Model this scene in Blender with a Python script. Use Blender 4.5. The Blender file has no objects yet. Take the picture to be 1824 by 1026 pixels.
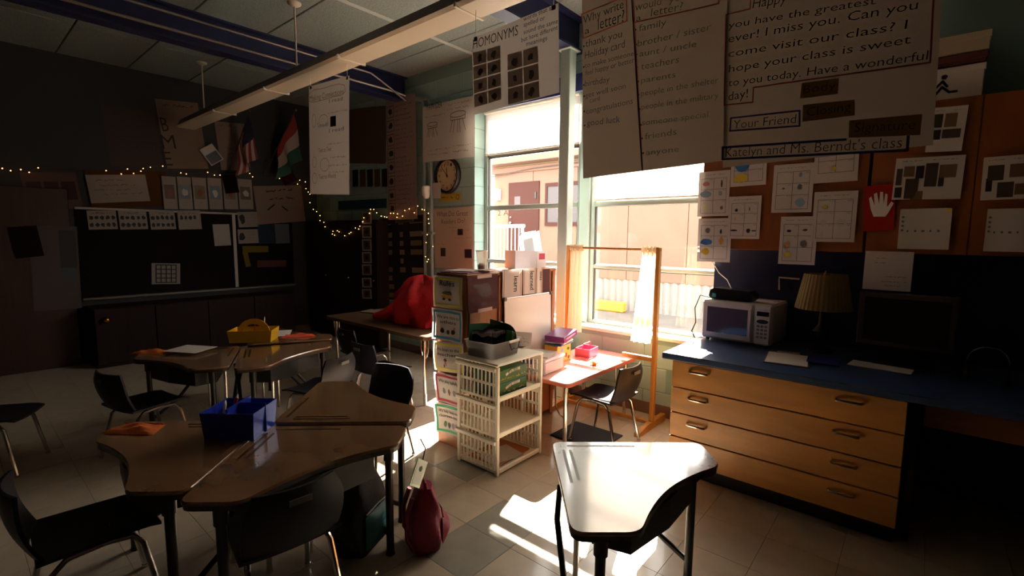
import bpy, math, random
from mathutils import Vector as V, Matrix
random.seed(7)
S = bpy.context.scene
COL = S.collection
PI = math.pi

# ------------------------------------------------------------------ camera
YAW, PIT, ROL, FPX, CAMH = -.70378, -.10865, .01004, 860.9, 1.5
_f = V((math.cos(PIT)*math.sin(YAW), math.cos(PIT)*math.cos(YAW), math.sin(PIT)))
_r = V((math.cos(YAW), -math.sin(YAW), 0)); _u = _r.cross(_f)
_r, _u = math.cos(ROL)*_r+math.sin(ROL)*_u, -math.sin(ROL)*_r+math.cos(ROL)*_u
EYE = V((0, 0, CAMH))
cam = bpy.data.objects.new('camera', bpy.data.cameras.new('camera'))
cam.data.sensor_width = 36; cam.data.sensor_fit = 'HORIZONTAL'; cam.data.lens = FPX/1824*36
cam.data.clip_start = .05; cam.data.clip_end = 300
mt = Matrix((_r, _u, -_f)).transposed().to_4x4(); mt.translation = EYE
cam.matrix_world = mt
COL.objects.link(cam); S.camera = cam

# ------------------------------------------------------------------ sky, sun, exposure
W = bpy.data.worlds.new('sky'); S.world = W; W.use_nodes = True
wb = W.node_tree.nodes['Background']
wb.inputs[0].default_value = (1.0, .955, .9, 1); wb.inputs[1].default_value = 6.0
sl = bpy.data.lights.new('sun', 'SUN'); sl.energy = 46; sl.angle = .009; sl.color = (1, .89, .76)
sun = bpy.data.objects.new('sun', sl); COL.objects.link(sun)
_az, _el = math.radians(18.5), math.radians(38)
sun.location = (-3, 8, 7)
sun.rotation_euler = V((math.sin(_az)*math.cos(_el), -math.cos(_az)*math.cos(_el), -math.sin(_el))).to_track_quat('-Z', 'Y').to_euler()
S.view_settings.view_transform = 'Standard'; S.view_settings.look = 'None'
S.view_settings.gamma = 1; S.view_settings.use_curve_mapping = False
S.view_settings.exposure = 0.95

# ------------------------------------------------------------------ room measures (metres)
YW = 3.8      # inner face of the window wall
YG = 3.98     # window plane
XB = -7.2     # chalkboard wall
XE, YS = 2.3, -2.6
ZC = 3.38     # ceiling
CT = .79      # counter top
YU = 3.465    # front of the wall cupboards
YC = 2.87     # front of the drawers

def ray(x, y): return _f + _r*((x-912)/FPX) - _u*((y-513)/FPX)
def onY(p, c): d = ray(*p); return EYE + d*((c-EYE.y)/d.y)
def onX(p, c): d = ray(*p); return EYE + d*((c-EYE.x)/d.x)
def onZ(p, c): d = ray(*p); return EYE + d*((c-EYE.z)/d.z)

# ------------------------------------------------------------------ materials
def lin(h):
    if not isinstance(h, str): return tuple(h)+(1,)
    h = h.lstrip('#')
    c = [int(h[i:i+2], 16)/255 for i in (0, 2, 4)]
    return tuple((x/12.92 if x <= .04045 else ((x+.055)/1.055)**2.4) for x in c)+(1,)
MC = {}
def M(name, col='#888888', rough=.6, metal=0, noise=None, bump=None, emit=0, coat=0, rnd=0, spec=.5):
    """principled material; noise=(scale, amount, stretch) varies the colour, bump=(scale, strength)"""
    if name in MC: return MC[name]
    m = bpy.data.materials.new(name); m.use_nodes = True; MC[name] = m
    n = m.node_tree.nodes; L = m.node_tree.links; b = n['Principled BSDF']
    c = lin(col); b.inputs['Base Color'].default_value = c
    b.inputs['Roughness'].default_value = rough; b.inputs['Metallic'].default_value = metal
    b.inputs['Specular IOR Level'].default_value = spec
    if coat: b.inputs['Coat Weight'].default_value = coat; b.inputs['Coat Roughness'].default_value = .1
    if emit:
        b.inputs['Emission Color'].default_value = c; b.inputs['Emission Strength'].default_value = emit
    tc = n.new('ShaderNodeTexCoord')
    out = None
    if noise:
        sc, am = noise[0], noise[1]; st = noise[2] if len(noise) > 2 else (1, 1, 1)
        mp = n.new('ShaderNodeMapping'); mp.inputs['Scale'].default_value = st
        tx = n.new('ShaderNodeTexNoise'); tx.inputs['Scale'].default_value = sc; tx.inputs['Detail'].default_value = 5
        cr = n.new('ShaderNodeValToRGB')
        d = [max(0, x*(1-am)) for x in c[:3]]; e = [min(1, x*(1+am)) for x in c[:3]]
        cr.color_ramp.elements[0].color = (*d, 1); cr.color_ramp.elements[1].color = (*e, 1)
        cr.color_ramp.elements[0].position = .3; cr.color_ramp.elements[1].position = .7
        L.new(tc.outputs['Object'], mp.inputs['Vector']); L.new(mp.outputs[0], tx.inputs['Vector'])
        L.new(tx.outputs['Fac'], cr.inputs[0]); out = cr.outputs[0]
    if rnd:
        oi = n.new('ShaderNodeObjectInfo'); mr = n.new('ShaderNodeMapRange')
        mr.inputs[3].default_value = 1-rnd; mr.inputs[4].default_value = 1+rnd
        L.new(oi.outputs['Random'], mr.inputs[0])
        mx = n.new('ShaderNodeVectorMath'); mx.operation = 'SCALE'
        if out: L.new(out, mx.inputs[0])
        else: mx.inputs[0].default_value = c[:3]
        L.new(mr.outputs[0], mx.inputs['Scale']); out = mx.outputs[0]
    if out: L.new(out, b.inputs['Base Color'])
    if bump:
        t2 = n.new('ShaderNodeTexNoise'); t2.inputs['Scale'].default_value = bump[0]; t2.inputs['Detail'].default_value = 4
        bp = n.new('ShaderNodeBump'); bp.inputs['Strength'].default_value = bump[1]; bp.inputs['Distance'].default_value = .01
        L.new(tc.outputs['Object'], t2.inputs['Vector']); L.new(t2.outputs['Fac'], bp.inputs['Height']); L.new(bp.outputs[0], b.inputs['Normal'])
    return m
def wood(name, col, amount=.22, stretch=(14, 14, 1.2), rough=.42):
    return M(name, col, rough, noise=(2.2, amount, stretch))
def paper(name, col='#e6ddd2', tr=.3):
    if name in MC: return MC[name]
    m = bpy.data.materials.new(name); m.use_nodes = True; MC[name] = m
    n = m.node_tree.nodes; L = m.node_tree.links; n.remove(n['Principled BSDF'])
    d = n.new('ShaderNodeBsdfDiffuse'); t = n.new('ShaderNodeBsdfTranslucent'); x = n.new('ShaderNodeMixShader')
    d.inputs[0].default_value = lin(col); t.inputs[0].default_value = lin(col); x.inputs[0].default_value = tr
    L.new(d.outputs[0], x.inputs[1]); L.new(t.outputs[0], x.inputs[2]); L.new(x.outputs[0], n['Material Output'].inputs[0])
    return m
def clear(name, col='#ffffff', gl=.06, rough=.02, body=0, bodycol='#ffffff'):
    """thin clear sheet: transparent + a little gloss (+ milky body)"""
    if name in MC: return MC[name]
    m = bpy.data.materials.new(name); m.use_nodes = True; MC[name] = m
    n = m.node_tree.nodes; L = m.node_tree.links; n.remove(n['Principled BSDF'])
    a = n.new('ShaderNodeBsdfTransparent'); g = n.new('ShaderNodeBsdfGlossy'); x = n.new('ShaderNodeMixShader')
    a.inputs[0].default_value = lin(col); g.inputs['Roughness'].default_value = rough; x.inputs[0].default_value = gl
    L.new(a.outputs[0], x.inputs[1]); L.new(g.outputs[0], x.inputs[2]); o = x
    if body:
        d = n.new('ShaderNodeBsdfTranslucent'); d2 = n.new('ShaderNodeBsdfDiffuse'); y = n.new('ShaderNodeMixShader'); z = n.new('ShaderNodeMixShader')
        d.inputs[0].default_value = lin(bodycol); d2.inputs[0].default_value = lin(bodycol); y.inputs[0].default_value = .5
        L.new(d.outputs[0], y.inputs[1]); L.new(d2.outputs[0], y.inputs[2])
        z.inputs[0].default_value = body; L.new(x.outputs[0], z.inputs[1]); L.new(y.outputs[0], z.inputs[2]); o = z
    L.new(o.outputs[0], n['Material Output'].inputs[0]); return m

WALL = M('painted_block', '#93aca6', .7, noise=(6, .06), bump=(60, .15))
WALLD = M('painted_wall', '#7f9a94', .75, noise=(3, .06))
GROUT = M('block_joint', '#7d9891', .8)
REAR = M('brown_paint', '#4a3028', .8)
CHROME = M('chrome', '#d8d4cf', .16, 1)
BLACKM = M('black_metal', '#16120f', .42)
INK = M('black_ink', '#1c1714', .7)
WHITEP = M('white_plastic', '#e9e2d2', .4)
CLEARG = clear('window_glass', '#fbfcfa', .05)
PAPER = paper('white_paper', '#cfc5bd', .2)
PAPERC = paper('chart_paper', '#a08d7b', .2)
OAK = wood('light_oak', '#b57a36', .16, (1.3, 8, 8), .36)
CORK = wood('orange_oak', '#82450f', .14, (8, 8, 1.2), .45)

# ------------------------------------------------------------------ mesh helpers
class MB:
    def __init__(s): s.v = []; s.f = []; s.m = []; s.k = 0
    def add(s, vs, fs):
        o = len(s.v); s.v += [V(p) for p in vs]; s.f += [tuple(i+o for i in q) for q in fs]; s.m += [s.k]*len(fs); return s
    def box(s, x0, x1, y0, y1, z0, z1):
        return s.add([(x, y, z) for z in (z0, z1) for y in (y0, y1) for x in (x0, x1)],
                     [(0, 2, 3, 1), (4, 5, 7, 6), (0, 1, 5, 4), (2, 6, 7, 3), (0, 4, 6, 2), (1, 3, 7, 5)])
    def bbox(s, x0, x1, y0, y1, z0, z1, b=.004):
        """box with chamfered edges"""
        vs = []; idx = {}
        X, Y, Z = (x0, x1), (y0, y1), (z0, z1)
        for i in (0, 1):
            for j in (0, 1):
                for k in (0, 1):
                    sx, sy, sz = (1, -1)[i]*b, (1, -1)[j]*b, (1, -1)[k]*b
                    for a in range(3):
                        p = [X[i]+(sx if a != 0 else 0), Y[j]+(sy if a != 1 else 0), Z[k]+(sz if a != 2 else 0)]
                        idx[i, j, k, a] = len(vs); vs.append(p)
        F = []
        for a in range(3):
            b1, c1 = (a+1) % 3, (a+2) % 3
            for t in (0, 1):
                q = []
                for (m, n) in ((0, 0), (1, 0), (1, 1), (0, 1)):
                    ii = [0, 0, 0]; ii[a] = t; ii[b1] = m; ii[c1] = n; q.append(idx[(*ii, a)])
                F.append(tuple(q) if t else tuple(reversed(q)))
                # edges along axis c1 between faces a(t) and b1(u)
            for t in (0, 1):
                for u in (0, 1):
                    e = []
                    for n in (0, 1):
                        ii = [0, 0, 0]; ii[a] = t; ii[b1] = u; ii[c1] = n; e.append((idx[(*ii, a)], idx[(*ii, b1)]))
                    q = (e[0][0], e[0][1], e[1][1], e[1][0]); F.append(q if (t ^ u) == 0 else tuple(reversed(q)))
        for i in (0, 1):
            for j in (0, 1):
                for k in (0, 1):
                    q = (idx[i, j, k, 0], idx[i, j, k, 1], idx[i, j, k, 2]); F.append(q if (i+j+k) % 2 else tuple(reversed(q)))
        return s.add(vs, F)
    def tube(s, pts, r, n=8, cap=True):
        pts = [V(p) for p in pts]; R = r if isinstance(r, (list, tuple)) else [r]*len(pts)
        vs = []; fs = []; up = None
        for i, p in enumerate(pts):
            a = pts[max(0, i-1)]; b = pts[min(len(pts)-1, i+1)]; t = (b-a).normalized()
            if up is None:
                up = V((0, 0, 1)) if abs(t.z) < .9 else V((1, 0, 0))
            x = up.cross(t).normalized(); y = t.cross(x); up = y
            for k in range(n):
                g = 2*PI*k/n; vs.append(p+(x*math.cos(g)+y*math.sin(g))*R[i])
        for i in range(len(pts)-1):
            for k in range(n):
                fs.append((i*n+k, i*n+(k+1) % n, (i+1)*n+(k+1) % n, (i+1)*n+k))
        if cap: fs += [tuple(reversed(range(n))), tuple(range((len(pts)-1)*n, len(pts)*n))]
        return s.add(vs, fs)
    def lathe(s, prof, n=20, c=(0, 0, 0), flute=0):
        vs = []; fs = []
        for r, z in prof:
            for k in range(n):
                g = 2*PI*k/n; rr = r*(1+(flute if k % 2 else -flute)); vs.append((c[0]+rr*math.cos(g), c[1]+rr*math.sin(g), c[2]+z))
        for i in range(len(prof)-1):
            for k in range(n): fs.append((i*n+k, i*n+(k+1) % n, (i+1)*n+(k+1) % n, (i+1)*n+k))
        fs += [tuple(reversed(range(n))), tuple(range((len(prof)-1)*n, len(prof)*n))]
        return s.add(vs, fs)
    def prism(s, poly, z0, z1):
        n = len(poly)
        return s.add([(x, y, z0) for x, y in poly]+[(x, y, z1) for x, y in poly],
                     [tuple(reversed(range(n))), tuple(range(n, 2*n))]+[(i, (i+1) % n, n+(i+1) % n, n+i) for i in range(n)])
    def ball(s, c, r, n=8, h=6):
        c = V(c); rr = r if isinstance(r, (list, tuple)) else (r, r, r)
        vs = [c+V((rr[0]*math.sin(PI*i/h)*math.cos(2*PI*k/n), rr[1]*math.sin(PI*i/h)*math.sin(2*PI*k/n), rr[2]*math.cos(PI*i/h))) for i in range(h+1) for k in range(n)]
        return s.add(vs, [(i*n+k, (i+1)*n+k, (i+1)*n+(k+1) % n, i*n+(k+1) % n) for i in range(h) for k in range(n)])
    def grid(s, fn, nu, nv):
        vs = [fn(i/nu, j/nv) for j in range(nv+1) for i in range(nu+1)]
        return s.add(vs, [(j*(nu+1)+i, j*(nu+1)+i+1, (j+1)*(nu+1)+i+1, (j+1)*(nu+1)+i) for j in range(nv) for i in range(nu)])
    def shell(s, fn, nu, nv, off):
        """two-sided grid with thickness: fn(u,v) -> point, off = offset vector"""
        o = V(off); a = [V(fn(i/nu, j/nv)) for j in range(nv+1) for i in range(nu+1)]; w = nu+1; N = len(a)
        q = [(j*w+i, j*w+i+1, (j+1)*w+i+1, (j+1)*w+i) for j in range(nv) for i in range(nu)]
        bd = [i for i in range(w)]+[j*w+nu for j in range(1, nv+1)]+[nv*w+i for i in range(nu-1, -1, -1)]+[j*w for j in range(nv-1, 0, -1)]
        fs = q+[tuple(N+i for i in reversed(x)) for x in q]
        for k in range(len(bd)):
            p, r = bd[k], bd[(k+1) % len(bd)]; fs.append((r, p, p+N, r+N))
        return s.add(a+[p+o for p in a], fs)
    def strip(s, pts, w, z=0):
        """flat pen stroke in the local XY plane"""
        pts = [V((p[0], p[1])) for p in pts]
        fine = pts[:1]
        for a, b in zip(pts, pts[1:]):
            k = max(1, math.ceil((b-a).length/.03)); fine += [a+(b-a)*(i/k) for i in range(1, k+1)]
        for a, b in zip(fine, fine[1:]):
            d = b-a
            if d.length < 1e-6: continue
            d.normalize(); n = V((-d.y, d.x))*w/2; e = d*w*.3
            s.add([(*(a-n-e), z), (*(b-n+e), z), (*(b+n+e), z), (*(a+n-e), z)], [(0, 1, 2, 3)])
        return s
    def mesh(s, name, mats, smooth=False, xf=None):
        me = bpy.data.meshes.new(name)
        me.from_pydata([(xf @ p) if xf else p for p in s.v], [], s.f)
        for m in (mats if isinstance(mats, (list, tuple)) else [mats]): me.materials.append(m)
        if any(s.m): me.polygons.foreach_set('material_index', s.m)
        if smooth:
            me.polygons.foreach_set('use_smooth', [True]*len(me.polygons))
            try: me.set_sharp_from_angle(angle=math.radians(40))
            except Exception: pass
        me.update(); return me
    def build(s, name, mats, parent=None, world=True, smooth=False):
        xf = None; loc = None
        if parent is not None:
            if world: xf = wm(parent).inverted()
        elif world:
            lo = [min(p[i] for p in s.v) for i in range(3)]; hi = [max(p[i] for p in s.v) for i in range(3)]
            loc = V(((lo[0]+hi[0])/2, (lo[1]+hi[1])/2, lo[2])); xf = Matrix.Translation(-loc)
        o = bpy.data.objects.new(name, s.mesh(name, mats, smooth, xf)); COL.objects.link(o)
        if loc: o.location = loc
        if parent is not None: o.parent = parent
        return o
def wm(o):
    m = o.matrix_basis.copy()
    while o.parent: o = o.parent; m = o.matrix_basis @ m
    return m
def tag(o, label, cat, group=None, kind=None):
    if label: o['label'] = label
    if cat: o['category'] = cat
    if group: o['group'] = group
    if kind: o['kind'] = kind
    return o
def thing(name, label, cat, loc, rz=0, group=None):
    o = bpy.data.objects.new(name, None); o.empty_display_size = .1; o.location = loc; o.rotation_euler = (0, 0, rz); COL.objects.link(o)
    return tag(o, label, cat, group)
def struct(o, label, cat): return tag(o, label, cat, None, 'structure')
def dup(o, parent=None):
    c = o.copy(); COL.objects.link(c)
    if parent is not None: c.parent = parent
    for ch in list(o.children): dup(ch, c)
    return c
def inst(name, me, parent, loc, rot=None):
    o = bpy.data.objects.new(name, me); o.location = loc
    if rot: o.rotation_euler = rot
    COL.objects.link(o); o.parent = parent; return o

# ---- flat sheets (papers, posters, cards) with print on them
def sheet(name, label, cat, plane, c, quad, mat=PAPER, group=None, curl=0, cols=10, parent=None, ztop=None, tilt=None):
    """rectangle through the four seen corners (TL, TR, BR, BL) on the plane x|y = c; local x right, y up, z into the room"""
    fn = {'Y': onY, 'X': onX}[plane]
    P = [fn(q, c) for q in quad]
    U, N = (V((1, 0, 0)), V((0, -1, 0))) if plane == 'Y' else (V((0, 1, 0)), V((1, 0, 0)))
    if ztop:
        zb_ = (P[2].z+P[3].z)/2; P[2].z = P[3].z = zb_
        P[0] = V((P[3].x, P[3].y, ztop)); P[1] = V((P[2].x, P[2].y, ztop))
    ctr = sum(P, V())/4
    a = ((P[1]-P[0])+(P[2]-P[3]))/2; b = ((P[0]-P[3])+(P[1]-P[2]))/2
    w, h = a.length, b.length
    t = tilt if tilt is not None else math.atan2(a.z, a.dot(U)); ux = U*math.cos(t)+V((0, 0, 1))*math.sin(t); uy = N.cross(ux)
    return sheet_at(name, label, cat, ctr, ux, uy, w, h, mat, group, curl, cols, parent)
def sheet_at(name, label, cat, ctr, ux, uy, w, h, mat=PAPER, group=None, curl=0, cols=10, parent=None):
    ux, uy = V(ux).normalized(), V(uy).normalized(); N = ux.cross(uy)
    mb = MB(); ph = random.random()*6
    def cz(x, y):
        if not curl: return 0
        k = x/w*2; l = y/h*2
        return curl*(.92+.5*math.sin(3.1*k+ph)+.5*max(0, abs(k)-.6)*2.5*(1 if ph > 3 else .6)+.4*math.sin(2.3*l+ph))
    n = cols if curl else 1
    mb.grid(lambda u, v: ((u-.5)*w, (v-.5)*h, cz((u-.5)*w, (v-.5)*h)), n, n)
    me = mb.mesh(name, mat, bool(curl)); o = bpy.data.objects.new(name, me); COL.objects.link(o)
    m = Matrix((ux, uy, N)).transposed().to_4x4(); m.translation = ctr; o.matrix_basis = m
    if parent is not None: o.parent = parent
    if label: tag(o, label, cat, group)
    SH[o.name] = (cz, w, h, ctr, ux, uy, N); return o
SH = {}
def toloc(o, p):
    cz, w, h, c, ux, uy, N = SH[o.name]; d = ray(*p); t = (c-EYE).dot(N)/d.dot(N); q = EYE+d*t-c; return V((q.dot(ux), q.dot(uy)))
def put(o, mb, name, mat, lift=.0015, parent=None):
    cz = SH[o.name][0]
    for p in mb.v: p.z += cz(p.x, p.y)+lift
    q = mb.build(name, mat, parent or o, world=False)
    if name in ('lettering', 'drawing', 'grid_line', 'drawn_line', 'sun_ray', 'sketch_ring') and len(mb.f) > 1: q['kind'] = 'stuff'
    return q
_fc = bpy.data.curves.new('font_probe', 'FONT'); _fo = bpy.data.objects.new('font_probe', _fc)
TC = {}
def glyphs(s, thin=-.012, shear=0):
    k = (s, thin, shear)
    if k not in TC:
        _fc.body = s; _fc.resolution_u = 2; _fc.offset = thin; _fc.shear = shear
        me = bpy.data.meshes.new_from_object(_fo)
        vs = [v.co.copy() for v in me.vertices]; fs = [tuple(p.vertices) for p in me.polygons]; bpy.data.meshes.remove(me)
        xs = [v.x for v in vs] or [0, 1]; TC[k] = (vs, fs, min(xs), max(xs))
    return TC[k]
def text_to(mb, s, a, b, h, thin=-.012):
    """lay the text s along the baseline a-b (local 2-D), capital height h"""
    vs, fs, x0, x1 = glyphs(s, thin); a = V(a); b = V(b); d = b-a; W_ = d.length; e = d.normalized(); n = V((-e.y, e.x))
    kx = W_/(x1-x0); ky = h/.69
    mb.add([(*(a+e*((v.x-x0)*kx)+n*(v.y*ky)), 0) for v in vs], fs)
def write(o, lines, mat, thin=-.004, lift=.002, name='lettering'):
    """lines of (text, left px, right px, cap height px) in photograph pixels on the sheet's plane"""
    mb = MB()
    for s, a, b, h in lines:
        A, B = toloc(o, a), toloc(o, b); T = toloc(o, (a[0], a[1]-h)); text_to(mb, s, A, B, abs(T.y-A.y), thin)
    return put(o, mb, name, mat, lift)
def pen(o, polys, w, mat, lift=.0015, name='drawn_line', px=True):
    mb = MB()
    for p in polys: mb.strip([toloc(o, q) if px else q for q in p], w)
    return put(o, mb, name, mat, lift)
def blob(mb, cx, cy, rx, ry, n=12, jit=.15):
    mb.add([(cx+rx*(1+random.uniform(-jit, jit))*math.cos(2*PI*k/n), cy+ry*(1+random.uniform(-jit, jit))*math.sin(2*PI*k/n), 0) for k in range(n)], [tuple(range(n))])
def rect(mb, x0, x1, y0, y1): mb.add([(x0, y0, 0), (x1, y0, 0), (x1, y1, 0), (x0, y1, 0)], [(0, 1, 2, 3)])
def scribble(mb, x0, x1, y, h, w):
    """an unreadable line of handwriting"""
    pts = []; x = x0
    while x < x1:
        pts.append((x, y+random.uniform(-.4, .6)*h)); x += h*random.uniform(.25, .5)
        if random.random() < .13:
            if len(pts) > 1: mb.strip(pts, w)
            pts = []; x += h*.8
    if len(pts) > 1: mb.strip(pts, w)
def handwriting(o, rows, mat, h=None, w=None, lift=.0015, name='lettering'):
    """rows = [(x0,x1,y)] in fractions of the sheet"""
    _, W_, H_ = SH[o.name][:3]; mb = MB()
    for x0, x1, y in rows: scribble(mb, (x0-.5)*W_, (x1-.5)*W_, (y-.5)*H_, h or H_*.03, w or H_*.006)
    return put(o, mb, name, mat, lift)
def patch(o, x0, x1, y0, y1, mat, name='picture', lift=.0012, jit=0):
    _, W_, H_ = SH[o.name][:3]; mb = MB(); rect(mb, (x0-.5)*W_, (x1-.5)*W_, (y0-.5)*H_, (y1-.5)*H_); return put(o, mb, name, mat, lift)
def ink(name, col): return M('ink_'+name, col, .75)

# ================================================================== THE ROOM
# ---- floor of vinyl tiles
TILE = .3048
fl = struct(MB().box(XB, XE, YS, YW, -.06, -.004).build('floor', M('floor_screed', '#6d6258', .8)), 'beige vinyl tile floor of the classroom', 'floor')
FT = M('vinyl_tile', '#bdae99', .34, noise=(9, .10), rnd=.05, coat=.4)
FT2 = M('grey_vinyl_tile', '#98958a', .36, noise=(9, .10), rnd=.05, coat=.4)
def tile_mesh(m): return MB().bbox(-TILE/2+.0006, TILE/2-.0006, -TILE/2+.0006, TILE/2-.0006, -.0038, 0, .0008).mesh('tile', m)
tm, tm2 = tile_mesh(FT), tile_mesh(FT2)
cells = []
x = XB+TILE/2
while x < XE:
    y = YW-TILE/2
    while y > YS: cells.append((x, y)); y -= TILE
    x += TILE
def seen(c):
    d = V((c[0], c[1], 0))-EYE; z = d.dot(_f)
    if z < .3: return 99
    px, py = 912+FPX*d.dot(_r)/z, 513-FPX*d.dot(_u)/z
    return z if -60 < px < 1890 and py < 1090 else 50+z
cells.sort(key=seen)
greys = [min(range(len(cells)), key=lambda i: (V(cells[i])-V(p)).length) for p in ((-1.62, 1.95), (-1.66, 1.66), (-2.1, 2.0))]
rest = MB()
for i, (x, y) in enumerate(cells):
    if i < 300: inst('tile', tm2 if i in greys else tm, fl, (x-fl.location.x, y-fl.location.y, -fl.location.z))
    else: rest.bbox(x-TILE/2+.0006, x+TILE/2-.0006, y-TILE/2+.0006, y+TILE/2-.0006, -.0038, 0, .0008)
rest.build('tile_field', FT, fl)['kind'] = 'stuff'

# ---- ceiling of wood-fibre panels
ce = struct(MB().box(XB, XE, YS, YW, ZC+.03, ZC+.08).build('ceiling', M('ceiling_deck', '#3d3a38', .9)), 'grey wood-fibre panel ceiling', 'ceiling')
FIB = M('wood_fibre_panel', '#858c88', .9, noise=(70, .22), bump=(110, .6), rnd=.04)
PX = [XB, -6.1, -4.96, -3.75, -2.5, -1.25, 0, 1.15, XE]
py = 2.16+.61*2
ys = [YW]
while py > YS: ys.append(py); py -= .61
ys.append(YS)
for i in range(len(PX)-1):
    for j in range(len(ys)-1):
        MB().bbox(PX[i]+.004, PX[i+1]-.004, ys[j+1]+.004, ys[j]-.004, ZC, ZC+.03, .006).build('ceiling_panel', FIB, ce)
# white cover strips over some of the cross joints
for xx in (-3.75, -2.5):
    MB().box(xx-.025, xx+.025, 2.2, YW, ZC-.004, ZC-.0005).build('cover_strip', M('cover_strip', '#b9bcb6', .6), ce)

# ---- window wall, masonry blocks on a recessed joint bed
WX0, WX1, WZ0, WZ1 = -3.77, -1.2, .68, 2.84
wb_ = MB()
r_ = .004
ZT, ZB = ZC+.1, -.06
wb_.box(XB, WX0-r_, YW+r_, 4.08, ZB, ZT).box(WX1, XE, YW, 4.08, ZB, ZT).box(WX0-r_, WX1, YW+r_, 4.08, ZB, WZ0-.03).box(WX0-r_, WX1, YW+r_, 4.08, WZ1, ZT)
wn = struct(wb_.build('wall_north', GROUT), 'pale green painted block wall that holds the windows', 'wall')
BW, BH = .405, .203
bm_full = MB().bbox(-BW/2+.003, BW/2-.003, 0, .2, 0, BH-.006, .004).mesh('block', WALL)
bm_half = MB().bbox(-BW/4+.003, BW/4-.003, 0, .2, 0, BH-.006, .004).mesh('block', WALL)
def blk(me, cx, z): inst('block', me, wn, (cx-wn.location.x, YW-wn.location.y, z-wn.location.z))
row = 0; z = .003
while z < ZC-.2:
    off = BW/2 if row % 2 else 0
    if off: blk(bm_half, WX0-BW/4, z)
    for k in range(8):
        cx = WX0-off-BW/2-k*BW
        if cx > XB+.25: blk(bm_full, cx, z)
    if z+BH < WZ0:
        for k in range(6):
            cx = WX0+BW/2+k*BW-off
            if cx+BW/2 < -1.2 and cx > WX0: blk(bm_full, cx, z)
    if z > WZ1-.02:
        for k in range(7):
            cx = WX0+BW/2+k*BW-off
            if cx > WX0: blk(bm_full, cx, z)
    z += BH; row += 1
struct(MB().box(XB-.15, XB, YS, 4.08, ZB, ZT).build('wall_west', M('shade_darkened_wall', '#343333', .9, noise=(3, .06))), 'shade-darkened wall with the chalkboard and posters', 'wall')  # shade of the room's far end is put into this wall's colour
struct(MB().box(XE, XE+.1, YS, 4.08, ZB, ZT).build('wall_east', REAR), 'dark wall at the end of the counter', 'wall')
struct(MB().box(XB, XE, YS-.1, YS, ZB, ZT).build('wall_south', REAR), 'dark wall behind the camera', 'wall')
COVE = M('cove_base', '#6b5244', .5)
struct(MB().bbox(XB, -1.14, YW-.012, YW+.003, 0, .1, .003).build('baseboard_north', COVE), 'brown rubber cove base under the windows', 'baseboard')
struct(MB().bbox(XB, XB+.012, YS, YW-.012, 0, .1, .003).build('baseboard_west', COVE), 'brown rubber cove base below the chalkboard wall', 'baseboard')
NAVY = M('navy_paint', '#26306a', .45, noise=(5, .08))
struct(MB().bbox(WX0-.1, WX1, YW-.03, YW-.001, 2.78, 2.9, .004).box(WX0-.1, WX1, YW-.045, YW-.001, 2.9, 2.925).build('trim_1', NAVY), 'navy painted window head trim', 'trim')
struct(MB().bbox(WX0, WX1, YW-.035, YG-.02, WZ0-.03, WZ0, .006).build('trim_2', M('sill_paint', '#d9cfc4', .4)), 'white painted window sill', 'sill')
struct(MB().box(WX1, XE, YW-.015, YW, CT, 1.43).build('trim_3', M('backsplash', '#232c50', .4, noise=(4, .1))), 'dark blue backsplash panel behind the counter', 'backsplash')

# ---- the two steel windows
ALU = M('window_steel', '#a9b4ad', .45, .3); ALUD = M('window_gasket', '#4a4440', .6)
def window(name, x0, x1, label):
    zs = [WZ0, 1.217, 1.795, 2.356, WZ1]
    w = thing(name, label, 'window', ((x0+x1)/2, YG, WZ0)); w['kind'] = 'structure'
    fr = MB()
    for xx in (x0, x1-.045): fr.bbox(xx, xx+.045, YG-.025, YG+.03, WZ0, WZ1, .003)
    fr.bbox(x0+.045, x1-.045, YG-.025, YG+.03, WZ0, WZ0+.03, .003).bbox(x0+.045, x1-.045, YG-.025, YG+.03, WZ1-.03, WZ1, .003)
    fr.build('window_frame', ALU, w)
    for i, (z, t) in enumerate(((zs[1], .016), (zs[2], .024), (zs[3], .014))):
        MB().bbox(x0+.045, x1-.045, YG-.03, YG+.02, z-t, z+t, .003).build('rail', ALU if i < 2 else ALUD, w)
    for i in range(4):
        a, b = zs[i]+.02, zs[i+1]-.018
        p = MB().add([(x0+.045, YG, a), (x1-.045, YG, a), (x1-.045, YG, b), (x0+.045, YG, b)], [(0, 1, 2, 3)]).build('pane', CLEARG, w)
        g = MB()
        for (a0, a1, b0, b1) in ((x0+.045, x0+.055, a, b), (x1-.055, x1-.045, a, b), (x0+.055, x1-.055, a, a+.006), (x0+.055, x1-.055, b-.006, b)):
            g.box(a0, a1, YG-.012, YG+.012, b0, b1)
        g.build('gasket', ALUD, p)
    return w
window('window_1', WX0, -2.505, 'tall steel window with four stacked panes left of the mullion')
window('window_2', -2.405, WX1, 'tall steel window with four stacked panes behind the curtain stand')
struct(MB().bbox(-2.505, -2.405, YG-.06, YG+.05, WZ0, WZ1, .004).build('trim_4', M('mullion_paint', '#b7c6c0', .45)), 'pale green mullion between the two windows', 'mullion')
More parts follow.
